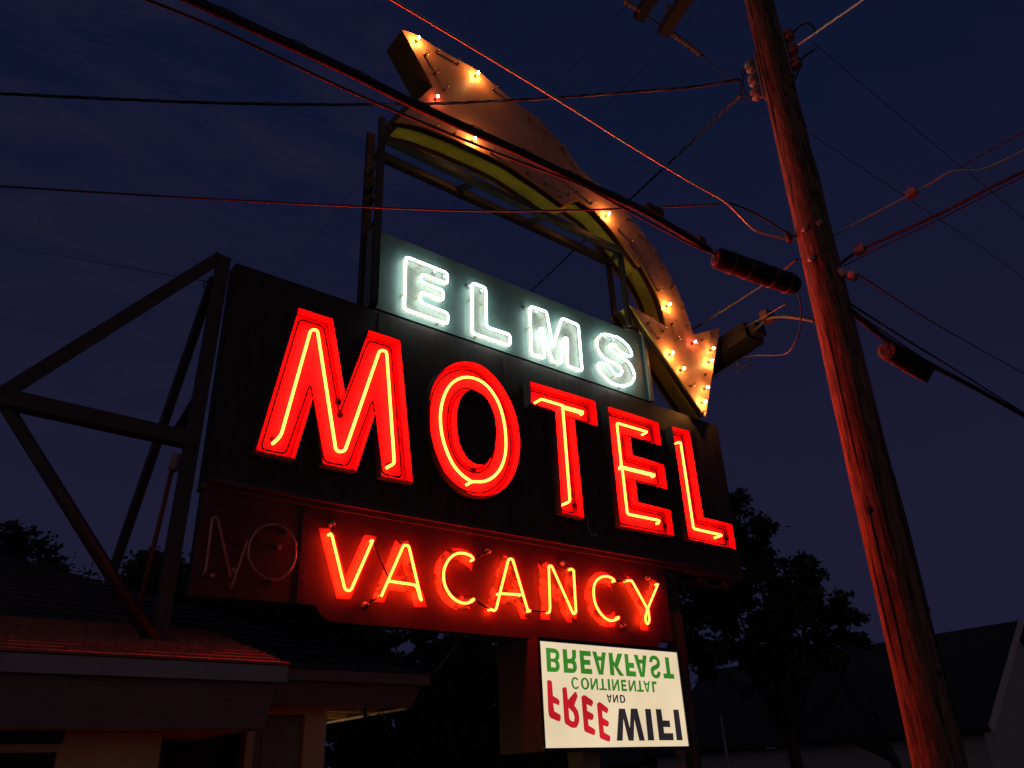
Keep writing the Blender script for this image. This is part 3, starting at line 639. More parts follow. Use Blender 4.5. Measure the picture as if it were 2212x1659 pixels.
# bulbs
sock = MB(); sock.lathe((0, 0, 0), (0, -1, 0), [(0, .017), (.006, .019), (.02, .016), (.034, .012)], 8)
gls = MB(); gls.lathe((0, -.034, 0), (0, -1, 0), [(0, .011), (.010, .016), (.020, .025), (.034, .030), (.048, .026), (.056, .016), (.060, .004)], 12)
fil = MB(); fil.lathe((0, -.052, 0), (0, -1, 0), [(0, .004), (.005, .014), (.014, .018), (.023, .014), (.028, .004)], 8)
so = sock.build('bulb', K['socket']); go = gls.build('glass', K['bulb_off']); fo = fil.build('filament', K['filament'])
fo2m = fo.data.copy(); fo2m.materials[0] = K['filament2']; fo3m = fo.data.copy(); fo3m.materials[0] = K['filament3']
first = [True]
def bulb(p, lit=0):
    v = at(p[0], p[1], YA - .055)
    if first[0]: s, q = so, go
    else: s = so.copy(); q = go.copy(); C.objects.link(s); C.objects.link(q)
    first[0] = False
    s.parent = arw; s.matrix_parent_inverse = Matrix.Identity(4); s.location = Vector((v.x, YA - .001, v.z)) - arw.location
    q.parent = s
    if lit:
        f = fo.copy(); C.objects.link(f); f.parent = s
        if lit == 2: f.data = fo2m
        if lit == 3: f.data = fo3m
        if lit == 1: s['label'] = 'brightly lit bulb'
for p in [(60,5),(507,668),(527,1022),(815,1080),(765,1378)]: bulb(cAR(p), 1)
for p in [(828,990),(610,1138),(785,1275)]: bulb(cAR(p), 2)
bulb(cAR((693,942)), 3)
for p in [(205,28),(152,100),(300,148),(235,208),(392,272),(313,318),(475,400),(385,437),(545,540),(445,555),(605,672),(543,798),(650,812),(375,790),(475,855),(445,905),(580,918),(765,922),(838,902),(790,1170),(680,1255),(765,1455)]: bulb(cAR(p))
for p in [(620,345),(1440,830)]: bulb(cTL(p), 1)
bulb(cTL((885,1155)), 3)
for p in [(895,500),(740,545),(1190,670),(875,800),(1000,1030),(1690,1020),(750,1290)]: bulb(cTL(p))
bulb(c10((812,882)), 1)
for p in [(1170,738),(1380,930),(1440,1025),(1500,1110),(1600,1190),(570,790),(695,838),(930,955),(1060,1005),(1160,1085),(1275,1155),(1375,1238),(1420,1225),(1475,1210),(1565,1280)]: bulb(c10(p))
bulb(c10((1275,828)), 0)
bpy.data.objects.remove(fo)

# ------------------------------------------------------------------ steel frame round ELMS
fr = thing('steel_tower', 'open dark steel lattice frame standing on the roof cabinet behind the arrow', 'steel frame', (xl, YF, TLc.z))
Yf, Yb = 5.545, 5.86
v = at(*cYE((337, 900)), Yf); XL = v.x; ztopL = at(*cYE((380, 185)), Yf).z
v = at(1346, 600, Yf); XR = v.x; ztopR = at(1342, 548, Yf).z
zbase = TLc.z + .004
b = MB(); b.beam((XL, Yf, zbase), (XL, Yf, ztopL), .065, .05); b.build('front_post', K['steel'], fr)
vb = at(*cYE((222, 900)), Yb); ztb = at(*cYE((240, 335)), Yb).z
b = MB(); b.beam((vb.x, Yb, zbase), (vb.x, Yb, ztb), .085, .05); b.build('back_post', K['steel2'], fr)
for yy in (560, 740, 900, 1230, 1480):
    za = at(*cYE((330, yy)), Yf).z; b = MB()
    b.beam((XL, Yf + .027, za), (vb.x, Yb - .027, za - .02), .05, .03, (0, 0, 1)); b.build('lattice_bar', K['steel2'], fr)
zf = (at(*cYE((415, 395)), Yf).z + at(1345, 549, Yf).z) / 2
b = MB(); b.angle_iron((XL + .034, Yf, zf), (XR + .03, Yf, zf), .075, .012, (0, 1, 0)); b.build('top_chord', K['steel'], fr)
zk = (at(*cYE((390, 585)), Yb).z + at(*cYE((2200, 1432)), Yb).z) / 2
XRb = at(1318, 600, Yb).x
b = MB(); b.angle_iron((vb.x + .045, Yb, zk), (XRb, Yb, zk), .085, .012, (0, 1, 0)); b.build('back_chord', K['steel2'], fr)
for c in ((1230, 890), (1965, 1225)):
    xx = at(*cYE(c), (Yf + Yb) / 2).x; b = MB(); b.beam((xx, Yf + .035, zf - .02), (xx, Yb - .04, zk + .02), .085, .03, (0, 0, 1)); b.build('cross_tie', K['steel'], fr)
b = MB(); b.beam((XR, Yf + .03, zf), (XRb + .01, Yb - .04, zk), .06, .04, (0, 0, 1)); b.build('cross_tie', K['steel'], fr)
b = MB(); b.beam((XR, Yf, zt + .02), (XR, Yf, zf - .04), .06, .05); b.build('front_post', K['steel'], fr)
b = MB(); b.beam((XRb, Yb, zbase), (XRb, Yb, zk - .045), .06, .05); b.build('back_post', K['steel2'], fr)
b = MB(); b.box((XR - .03, Yf + .03, zt + .0), (XR + .20, Yb + .04, zt + .06)); b.build('seat_plate', K['steel2'], fr)
b = MB(); v = at(*cTL((780, 1000)), YA + .2); 
b.beam(at(*cTL((560, 1240)), YA + .12), at(*cTL((180, 1640)), YA + .14), .10, .12); b.build('tail_bracket', K['steel2'], fr)

# ------------------------------------------------------------------ side truss and main posts
tr = thing('support_truss', 'triangular dark steel side brace standing on the shingle roof left of the big sign', 'steel brace', tuple(at(335, 1390, 5.76)))
YP = 5.76
A_ = at(6, 868, YP)
b = MB(); b.angle_iron(at(483, 560, YP), at(338, 1392, YP), .095, .014); b.build('main_post', K['steel2'], tr)
b = MB(); b.angle_iron(at(474, 560, YP + .06), at(-6, 862, YP + .06), .10, .014); b.build('upper_brace', K['steel2'], tr)
b = MB(); b.angle_iron(at(-10, 858, YP - .02), at(426, 956, YP - .02), .11, .014); b.build('horizontal_strut', K['steel2'], tr)
b = MB(); b.tube([at(-8, 845, YP + .0), at(334, 1392, YP - .05)], .044, 14); b.build('round_strut', K['steel2'], tr)
b = MB(); b.beam(at(462, 600, YP + .14), at(234, 1262, 7.0), .10, .06, (1, 0, 0)); b.build('rear_leg', K['steel2'], tr)
b = MB(); b.beam(at(425, 866, YP + .12), at(368, 958, 6.2), .08, .05); b.build('short_tie', K['steel2'], tr)
b = MB(); b.box((at(338, 1392, YP).x - .11, YP - .1, at(338, 1392, YP).z - .02), (at(338, 1392, YP).x + .11, YP + .1, at(338, 1392, YP).z + .02)); b.build('base_plate', K['steel2'], tr)
b = MB(); b.tube(smooth([at(*cA(p), YP) for p in [(1362,185),(1330,175),(1300,185),(1292,205),(1310,228),(1325,232)]], False, 3), .006, 5); b.build('wire_loop', K['rubber'], tr)
cd = thing('conduit', 'thin pipe with a pale capped weatherhead behind the left brace', 'conduit', tuple(at(303, 1290, 6.0)))
b = MB(); b.tube([at(372, 1012, 6.0), at(356, 1080, 6.0), at(303, 1300, 6.05)], .017, 8); b.build('pipe', K['redpipe'], cd)
b = MB(); p_, q_ = at(384, 984, 6.0), at(373, 1018, 6.0); b.tube([p_, p_ * .8 + q_ * .2, q_ * .85 + p_ * .15, q_], lambda t: .042 if t < .75 else .028, 10); b.build('weatherhead', K['plastic_w'], cd)

rp = thing('sign_post', 'tall post with red sleeve rising beside the VACANCY panel right edge', 'post', (at(1462, 1380, 5.78).x, 5.78, 0))
xq = at(1458, 1320, 5.78).x
b = MB(); b.tube([(xq, 5.78, 0), (xq, 5.78, BRc.z - .055)], .040, 14); b.build('pole', K['steel2'], rp)
zz = at(1457, 1322, 5.78).z; b = MB(); b.tube([(xq, 5.78, 2.62), (xq, 5.78, zz - .03), (xq, 5.78, zz)], lambda t: .07 if t < .9 else .05, 16); b.build('sleeve', K['redpipe'], rp)
b = MB(); xq2 = xq + .18; b.beam((xq2, 5.95, 0), (xq2, 5.95, BRc.z - .055), .12, .10); b.build('rear_post', K['steel2'], rp)
b = MB()
for x in (1370, 1430, 1500, 1555):
    p_ = at(x, 1190 + (x - 1370) * .17, 5.8); b.box((p_.x - .06, 5.70, BRc.z - .13), (p_.x + .06, 5.84, BRc.z - .056))
b.box((xq - .5, 5.74, BRc.z - .15), (BRc.x - .1, 5.80, BRc.z - .128)); b.split('bracket', K['steel2'], rp)

# ------------------------------------------------------------------ motel building (lower left)
bd = thing('motel_office', 'low tan building with shingled eaves below the left end of the sign', 'building', (1.4, 5.3, 0))
XE = at(628, 1436, 4.9).x; ZE = 2.305; sA = .28
def roof_plane(x0, x1, Y0, Y1, Z0, slope, hip=None, mat=None, name='roof', exp=.14, wmin=.22, wmax=.42, proud=.014, xcut=None):
    b = MB(); nrow = int((Y1 - Y0) / exp)
    for r in range(nrow):
        ya = Y0 + r * exp; yb = ya + exp * 1.05; x = x0 - random.random() * .3
        za = Z0 + slope * (ya - Y0); zbk = Z0 + slope * (yb - Y0)
        xmax = x1 if hip is None else x1 - hip * (ya - Y0)
        while x < xmax:
            wd = random.uniform(wmin, wmax); xe = min(x + wd - .006, xmax); j = random.uniform(0, .006); xq = xe if hip is None else max(x + .005, min(xe, x1 - hip * (yb - Y0)))
            if xe > x + .02:
                b.hexa([(x, ya - j, za), (xe, ya - j, za), (xq, yb, zbk - .003), (x, yb, zbk - .003), (x, ya - j, za + proud + j), (xe, ya - j, za + proud + j), (xq, yb, zbk + .001), (x, yb, zbk + .001)])
            x += wd
    return b.build(name, mat, bd)
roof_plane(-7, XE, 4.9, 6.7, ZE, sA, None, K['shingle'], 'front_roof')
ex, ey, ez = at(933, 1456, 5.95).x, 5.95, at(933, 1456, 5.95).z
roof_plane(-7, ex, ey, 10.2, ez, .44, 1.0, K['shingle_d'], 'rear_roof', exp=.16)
b = MB()                                                   # roof deck solids
b.hexa([(-7, 4.92, ZE - .03), (XE - .02, 4.92, ZE - .03), (XE - .02, 6.8, ZE - .03 + sA * 1.88), (-7, 6.8, ZE - .03 + sA * 1.88), (-7, 4.92, ZE - .002), (XE - .02, 4.92, ZE - .002), (XE - .02, 6.8, ZE - .002 + sA * 1.88), (-7, 6.8, ZE - .002 + sA * 1.88)])
i = b.add([(-7, ey, ez - .004), (ex, ey, ez - .004), (ex - 4.3, ey + 4.3, ez + .44 * 4.3 - .004), (-7, ey + 4.3, ez + .44 * 4.3 - .004)]); b.face((i, i + 1, i + 2, i + 3))
i = b.add([(ex, ey, ez - .004), (ex, ey + 8.6, ez - .004), (ex - 4.3, ey + 4.3, ez + .44 * 4.3 - .004)]); b.face((i, i + 1, i + 2))
b.build('roof_deck', K['shingle_d'], bd)
# fascias: upper board then an inward-sloping lower board
def fascia(xe, Y0, z, h1, h2, a, nm1, m1, m2, x0=-7, ret=3.0):
    b = MB(); b.box((x0, Y0 + .01, z - h1), (xe - .01, Y0 + .05, z - .004)); b.box((xe - .05, Y0 + .052, z - h1), (xe - .01, Y0 + ret, z - .004)); b.build(nm1, m1, bd)
    b = MB(); y1 = Y0 + .06; x1 = xe - .06; z1 = z - h1 - .002; z2 = z1 - h2
    b.hexa([(x0, y1 + a, z2), (x1 - a, y1 + a, z2), (x1 - a - .03, y1 + a + .03, z2), (x0, y1 + a + .03, z2), (x0, y1, z1), (x1, y1, z1), (x1 - .03, y1 + .03, z1), (x0, y1 + .03, z1)])
    b.hexa([(x1 - a, y1 + a, z2), (x1 - a, Y0 + ret, z2), (x1 - a - .03, Y0 + ret, z2), (x1 - a - .031, y1 + a + .031, z2), (x1, y1, z1), (x1, Y0 + ret, z1), (x1 - .03, Y0 + ret, z1), (x1 - .031, y1 + .031, z1)])
    b.build('lower_fascia', m2, bd); return z2
zA = fascia(XE, 4.9, ZE, .098, .255, .035, 'upper_fascia', K['fascia'], K['fascia2'], ret=1.0)
zB = fascia(ex, ey, ez, .088, .165, .06, 'upper_fascia', K['fascia2'], K['fascia2'], ret=5.0)
b = MB(); b.box((-7, 5.02, zA + .004), (XE - .13, 6.15, zA + .02)); b.build('front_soffit', K['ply'], bd)
wx = at(702, 1560, 6.25).x
b = MB(); b.box((-7, 6.13, zB + .05), (ex - .17, ey + 5.0, zB + .066))
for k in range(7): b.box((wx + .02, 6.5 + k * .62, zB + .0), (ex - .175, 6.54 + k * .62, zB + .048))
b.build('rear_soffit', K['ply'], bd)
b = MB(); b.box((ex - .17, ey + .16, zB - .012), (ex - .13, ey + 5.0, zB + .002)); b.build('soffit_edge_trim', K['trim'], bd)
wax = at(354, 1570, 5.3).x
b = MB(); b.box((-7, 5.3, 0), (wax, 6.24, zA)); b.build('front_wall', K['stucco'], bd)
b = MB(); zh = at(500, 1580, 6.25).z
b.box((wx - .17, 6.25, 0), (wx, 6.9, zB + .05)); b.box((wax - .5, 6.25, zh + .12), (wx - .172, 6.6, zB + .05)); b.box((wx - .12, 6.902, 0), (wx - .002, 12.5, zB + .05)); b.build('rear_wall', K['stucco'], bd)
b = MB(); b.box((wx + .002, 6.27, 0), (wx + .022, 6.32, zB + .045)); b.build('corner_trim', K['trim'], bd)
b = MB(); dx0, dx1 = at(545, 1600, 6.3).x, wx - .175
b.box((dx0, 6.30, 0), (dx1, 6.34, zh + .118)); b.box((dx0 + .07, 6.285, zh - .55), (dx1 - .07, 6.299, zh - .04)); d = b.build('door', K['door'], bd)
b = MB(); b.lathe((dx0 + .05, 6.29, 1.0), (0, -1, 0), [(0, .012), (.03, .012), (.035, .026), (.06, .026), (.065, .01)], 10); b.build('door_handle', K['pipe'], d)
b = MB(); b.box((dx0 - .06, 6.26, 0), (dx0 - .002, 6.36, zh + .118)); b.build('door_jamb', K['stucco'], bd)
b = MB(); ddx = at(372, 1600, 6.4).x; b.box((ddx, 6.45, 0), (dx0 - .062, 6.5, zh + .118)); b.build('recessed_door', K['dark'], bd)
wz = [at(60, y, 5.3).z for y in (1566, 1602, 1626, 1660)]; w0, w1 = at(0, 1600, 5.3).x - .8, at(135, 1600, 5.3).x
b = MB(); b.box((w0, 5.285, wz[1]), (w1, 5.298, wz[0])); b.box((w0, 5.285, wz[3] - .4), (w1 - .02, 5.298, wz[2])); b.box((w0, 5.28, wz[1] - .012), (w1, 5.284, wz[1] - .002))
b.build('window_louvre', K['dark'], bd)
b = MB()                                                  # wires tied under the soffit corner
b.tube(smooth([at(*cEV(p), 6.35) for p in [(1160,840),(1260,960),(1380,990),(1470,950)]], False, 4), .006, 5)
b.tube(smooth([at(*cEV(p), 6.35) for p in [(1505,945),(1540,985),(1590,950),(1600,930)]], False, 4), .006, 5)
b.tube(smooth([at(*cEV(p), 6.35) for p in [(1520,950),(1540,1040),(1620,1120),(1700,1130),(1780,1060),(1815,960),(1820,880)]], False, 4), .005, 5)
b.tube([at(*cEV(p), 6.3) for p in [(1290,850),(1275,920),(1270,1010)]], .014, 6)
b.split('hanging_wire', K['rubber'], bd)
wl = thing('wall_lantern', 'small lantern on the tan side wall under the rear eave', 'lamp', (wx + .03, 7.3, 1.55))
b = MB(); b.box((wx + .001, 7.2, 1.5), (wx + .02, 7.4, 1.75)); b.build('back_plate', K['steel2'], wl)
b = MB(); b.box((wx + .021, 7.285, 1.46), (wx + .17, 7.315, 1.50)); b.build('bracket_arm', K['steel2'], wl)
b = MB(); b.lathe((wx + .11, 7.3, 1.52), (0, 0, 1), [(0, .03), (.05, .055), (.14, .055), (.19, .04)], 12); b.build('globe', K['lamp_glow'], wl)
b = MB(); pts = [at(*cEV((2165, 430)), 6.0), at(*cEV((2212, 380)), 6.02), at(1030, 1338, 5.7)]
tag(MB().tube(pts, .005, 5).build('guy_wire', K['pipe']), 'thin guy wire from the dark eave corner up to the sign bottom', 'wire')

# ------------------------------------------------------------------ utility pole
PB = rad(2030, 1665, 6.11); PTp = rad(1640, 0, 6.11)
px_, py_ = (PB.x + PTp.x) / 2, (PB.y + PTp.y) / 2
pole = thing('utility_pole', 'tall weathered round wooden pole carrying cables right of the sign', 'utility pole', (px_, py_, 0))
b = MB(); hh = 11.2; nseg = 56; ns = 28; base = 0
for i in range(nseg + 1):
    z = hh * i / nseg; t = z / hh; r = .163 - .036 * t
    ang = math.atan2(PTp.y - PB.y, PTp.x - PB.x); cx_ = px_ + (PTp.x - PB.x) * (z - 5.0) / 7.0 * .9; cy_ = py_ + (PTp.y - PB.y) * (z - 5.0) / 7.0 * .9
    for k in range(ns):
        a = 2 * math.pi * k / ns; rr = r * (1 + .012 * math.sin(3 * a + z * .6) + .010 * math.sin(9 * a + z * 2.3) + random.uniform(-.004, .004))
        b.v.append(Vector((cx_ + rr * math.cos(a), cy_ + rr * math.sin(a), z)))
for i in range(nseg):
    for k in range(ns): k2 = (k + 1) % ns; b.face((i * ns + k, i * ns + k2, (i + 1) * ns + k2, (i + 1) * ns + k), 0, True)
b.face(tuple(nseg * ns + k for k in range(ns)))
b.build('pole', K['wood'], pole)
rk = random.Random(21)
def pc(z): return Vector((px_ + (PTp.x - PB.x) * (z - 5.0) / 7.0 * .9, py_ + (PTp.y - PB.y) * (z - 5.0) / 7.0 * .9, z))
def bolt(p):
    v = rad(*p, 5.9); c = pc(v.z); dr = Vector((v.x - c.x, v.y - c.y, 0)).normalized(); s = c + dr * (.15)
    b = MB(); b.lathe(s, dr, [(0, .034), (.012, .034), (.014, .016), (.035, .016)], 4); b.build('bolt', K['pipe'], pole)
bolt(c20((780, 1435))); bolt(c20((820, 1625))); bolt(c20((920, 1380)))
def rack(cents, side, mat, offs):
    zs = []
    for c in cents:
        v = rad(*c20(c), offs); zs.append(v.z)
        b = MB(); b.lathe(v + Vector((0, 0, -.055)), (0, 0, 1), [(0, .028), (.008, .048), (.035, .052), (.046, .030), (.062, .030), (.073, .052), (.10, .048), (.108, .028)], 14)
        b.build('insulator', mat, pole)
        cc = pc(v.z); b = MB()
        for dz in (-.075, .075): b.beam(v + Vector((0, 0, dz)) + (v - cc) * .0, Vector((cc.x, cc.y, v.z + dz)), .022, .008, (0, 0, 1))
        b.tube([v + Vector((0, 0, -.09)), v + Vector((0, 0, .09))], .009, 6); b.build('insulator_clevis', K['pipe'], pole)
    v0, v1 = rad(*c20(cents[0]), offs), rad(*c20(cents[-1]), offs); c0, c1 = pc(v0.z + .12), pc(v1.z - .12)
    d = Vector((v0.x - c0.x, v0.y - c0.y, 0)).normalized() * .155
    b = MB(); b.beam(c0 + d, c1 + d, .05, .02, tuple(d)); b.build('insulator_rack', K['pipe'], pole)
rack([(710, 225), (735, 312), (758, 400)], 1, K['porcelain'], 6.04)
rack([(465, 425), (484, 512), (500, 598)], -1, K['porcelain_g'], 6.18)
b = MB()                                                    # long drying cracks
for k in range(26):
    z0 = rk.uniform(1.6, 9.0); ln = rk.uniform(.5, 1.6); a = math.radians(rk.uniform(150, 330)); P_ = []
    for j in range(9):
        z = z0 + ln * j / 8; r = .163 - .036 * z / hh; a += rk.uniform(-.03, .03); c = pc(z); P_.append(c + Vector((math.cos(a), math.sin(a), 0)) * (r * 1.004))
    b.tube(P_, lambda t: .0015 + .006 * math.sin(math.pi * min(1, max(0, t))), 4)
b.build('drying_crack', K['dark'], pole)
b = MB()
for k in range(8):
    z = rk.uniform(2.0, 8.5); a = math.radians(rk.uniform(170, 320)); r = .163 - .036 * z / hh; c = pc(z); d = Vector((math.cos(a), math.sin(a), 0)); b.lathe(c + d * (r * .97), d, [(0, .030), (.010, .026), (.013, .010)], 9)
b.split('knot', K['bark'], pole)
# pale dead-end clamp on the right
b = MB(); q = [rad(*cR(p), 6.02) for p in [(1030,105),(1060,150),(1095,130),(1140,150)]]
b.tube([q[0], q[1]], .03, 8); b.tube([q[2], q[3]], .042, 8); b.tube([q[0], q[2]], .018, 8); b.tube([pc(q[0].z), q[0]], .012, 6); b.build('cable_clamp', K['plastic_w'], pole)
b = MB(); v = rad(*c20((710, 1505)), 6.06); b.lathe(v, (0, 0, 1), [(-.05, .02), (-.02, .03), (.02, .03), (.05, .02)], 8); b.tube([v, pc(v.z)], .012, 6); b.build('dead_end_clamp', K['steel2'], pole)

# ------------------------------------------------------------------ overhead cables
def ext(P, k0=0, k1=0):
    P = list(P)
    if k0: d = (P[0] - P[1]).normalized(); P = [P[0] + d * k0] + P
    if k1: d = (P[-1] - P[-2]).normalized(); P = P + [P[-1] + d * k1]
    return P
def cable(name, label, P, r, mat, cat='cable', n=7, twist=0, k0=0, k1=0, seg=6):
    P = ext(smooth(P, False, seg), k0, k1)
    b = MB()
    if twist:
        # resample finely and wind two or three conductors
        Q = [P[0]]
        for a, c in zip(P, P[1:]):
            m = max(1, int((c - a).length / .05)); Q += [a.lerp(c, (i + 1) / m) for i in range(m)]
        for s in range(twist):
            R = []; L_ = 0
            for i, q in enumerate(Q):
                if i: L_ += (q - Q[i - 1]).length
                d = (Q[min(i + 1, len(Q) - 1)] - Q[max(i - 1, 0)]).normalized(); u = d.cross(Vector((0, 0, 1))).normalized(); t = u.cross(d)
                a = L_ * 2 * math.pi / .55 + s * 2 * math.pi / twist; R.append(q + (u * math.cos(a) + t * math.sin(a)) * r * .95)
            b.tube(R, r, 6, mi=(1 if s == 0 else 0))
        o = b.build(name, [mat, K['strand']])
    else:
        b.tube(P, r, n); o = b.build(name, mat)
    return tag(o, label, cat)
def Z(cf, pts, z, sag=0):
    out = []
    for i, p in enumerate(pts):
        q = cf(p) if cf else p; zz = z[i] if isinstance(z, (list, tuple)) else z; out.append(atz(q[0], q[1], zz))
    return out
# 1 thick bundle with its messenger, running parallel to the street
P1 = Z(None, [(404,-3),(560,68),(740,150),(905,232),(1100,320),(1300,415),(1400,462),(1535,543)], 5.17)
o = cable('cable_bundle', 'thickest black cable bundle sweeping diagonally from the top left to the splice case', P1, .024, K['rubber'], k0=14)
b = MB(); Pm = ext(smooth([p + Vector((0, .0, .036)) for p in P1], False, 6), 14, 0); b.tube(Pm, .008, 6); b.build('messenger_wire', K['rubber'], o)
b = MB(); tot = 0; R = []
for a, c in zip(ext(smooth(P1, False, 6), 6, 0), ext(smooth(P1, False, 6), 6, 0)[1:]):
    m = max(1, int((c - a).length / .03))
    for i in range(m):
        q = a.lerp(c, i / m); tot += (c - a).length / m; an = tot * 2 * math.pi / .38; R.append(q + Vector((0, math.cos(an), math.sin(an) * 1.1)) * .029 + Vector((0, 0, .012)))
b.tube(R, .0028, 4); b.build('lashing_wire', K['redwire'], o)
# 2 thin reddish wire just under it
cable('phone_wire', 'thin reddish wire running just below the thick cable bundle', Z(None, [(314,-2),(470,62),(749,194),(930,272),(1105,343),(1250,398),(1344,448),(1497,530),(1545,548)], 5.08), .0085, K['redwire'], k0=14)
# 3 bright wire
cable('bright_wire', 'pale shiny wire crossing above the arrow from top centre to the pole', Z(None, [(846,-2),(987,82),(1188,204),(1361,313),(1497,395),(1565,434),(1599,466),(1633,497),(1684,513),(1712,520)], 5.72), .012, K['alu'], k0=14)
cable('twisted_tail_wire', 'dark crinkled wire looping beside the bright wire into the pole clamp', Z(None, [(1563,434),(1600,447),(1640,466),(1675,487),(1705,507)], 5.74), .008, K['rubber'])
# 4 twisted service drop
cable('service_drop', 'twisted dark service drop crossing the sky at the arrow tail height', Z(None, [(-2,202),(272,215),(500,223),(749,226),(973,223),(1191,212),(1400,196),(1497,188),(1598,171)], 7.71), .0085, K['rubber'], twist=3, k0=10)
# 5 lower thin wire
cable('lower_wire', 'thin wire crossing level between the frame top and the ELMS letters', Z(None, [(-2,402),(375,425),(749,445),(1000,455),(1200,455),(1390,449),(1556,441)], 5.74), .0085, K['redwire'], k0=10)
# 6 dark twisted drop to behind the sign
Pd = [rad(1604, 205, 6.0), rad(1560, 243, 7.0), rad(1498, 303, 8.6), rad(1351, 440, 12), rad(1240, 540, 15), rad(1140, 636, 18), rad(1050, 712, 21)]
cable('rear_drop_wire', 'dark twisted drop running from the pole down behind the arrow and ELMS panel', Pd, .011, K['rubber'], twist=2, seg=4)
b = MB()
for pts in ([(1360,820),(1330,760),(1325,735),(1375,735),(1350,800)], [(1345,820),(1350,900),(1370,960),(1410,1000),(1440,1010)], [(1290,1000),(1330,1020),(1370,1035),(1440,1025)], [(1330,820),(1325,880),(1312,965)], [(1500,1030),(1560,1050)]):
    b.tube(smooth([rad(*cIN(p), 6.15) for p in pts], False, 4), .007, 5)
for pts in ([(1865,345),(1920,280),(1960,255),(2030,245),(2080,290),(2090,330)], [(1900,470),(2000,400),(2085,350)], [(1940,620),(2000,570),(2090,512)], [(1920,700),(1915,750),(1890,810),(1855,870)]):
    b.tube(smooth([rad(*cIN(p), 6.04) for p in pts], False, 4), .009, 6)
for i_, o in enumerate(b.split('jumper_wire', K['rubber'])): tag(o, 'black looping jumper wire among those around the porcelain insulators near the pole top', 'wire', 'jumper wires at the insulators')
# 7 far thin wires
def far(pts, r0, r1): n = len(pts) - 1; return [rad(*p, r0 + (r1 - r0) * i / n) for i, p in enumerate(pts)]
cable('far_line', 'hairline distant wire passing behind the arrow tail and left frame posts', far([(1075,-40),(1052,0),(973,109),(788,374),(650,564),(560,700)], 30, 60), .014, K['rubber'])
cable('far_line', 'hairline distant wire passing behind the arrow middle and the ELMS panel', far([(1390,-30),(1354,10),(1153,245),(1030,385),(903,533),(800,650)], 30, 60), .014, K['rubber'])
cable('far_line', 'hairline distant wire meeting the crossarm and passing behind the frame', far([(1530,0),(1497,34),(1228,316),(1090,467),(996,565),(900,680)], 30, 60), .014, K['rubber'])
cable('far_line', 'hairline distant wire right of the pole sloping from its top to the right edge', far([(1755,90),(1890,205),(2040,330),(2150,420),(2260,515)], 22, 40), .012, K['rubber'])
cable('far_line', 'hairline distant wire right of the pole sloping down below the pale spacer clamp', far([(1700,258),(1735,279),(1956,425),(2150,555),(2260,640)], 22, 40), .012, K['rubber'])
cable('far_line', 'hairline distant wire left of the brace top over open sky', far([(-30,525),(200,565),(470,612)], 30, 12), .008, K['rubber'])
# 8 right-hand lines
cable('bright_lead', 'shiny pale wire with a kink rising from the pole to the right edge', Z(None, [(1780,520),(1793,512),(1932,439),(1973,417),(2014,394),(2045,375),(2070,369),(2119,367),(2163,349),(2214,324)], 5.62), .011, K['alu'], k1=8)
cable('thin_lead', 'thin faint wire rising above the kinked shiny wire at right', Z(None, [(2052,374),(2130,330),(2214,284)], 5.66), .005, K['redwire'], k1=8)
cable('clamped_lead', 'dark reddish cable rising right from the pale clamp on the pole', Z(None, [(1812,573),(1857,541),(1969,490),(2060,447),(2126,412),(2214,369)], 5.36), .013, K['redwire'], k1=8)
cable('clamped_lead_lower', 'slack thin strand hanging just below the dark reddish right cable', Z(None, [(1822,575),(1900,535),(1990,493),(2090,443),(2214,380)], 5.28), .006, K['redwire'], k1=8)
cable('insulator_lead', 'shiny wire leaving the right insulators toward the top edge', [rad(1722, 98, 6.0), rad(1760, 72, 5.9), rad(1803, 42, 5.75), rad(1866, -2, 5.5), rad(1960, -70, 5.2)], .011, K['alu'])
cable('thin_descent', 'thin brownish wire sloping down right from the pale clamp', [rad(1838, 590, 6.1), rad(1868, 603, 7), rad(1983, 677, 10), rad(2100, 745, 14), rad(2214, 808, 18)], .010, K['redwire'], k1=25)
for q in [(1973,417),(1963,425)]:
    pass
for nm, lab, pp, z in (('wire_clamp', 'small shiny clamp midway on the kinked bright wire', (1970, 418), 5.62), ('wire_clamp', 'small shiny clamp on the reddish cable close to the pole', (1858, 541), 5.36)):
    v = atz(*pp, z); b = MB(); b.box((v.x - .03, v.y - .04, v.z - .025), (v.x + .03, v.y + .04, v.z + .03)); b.lathe((v.x, v.y, v.z + .03), (0, 0, 1), [(0, .02), (.02, .02), (.022, .01), (.04, .01)], 6)
    tag(b.build(nm, K['pipe']), lab, 'clamp')
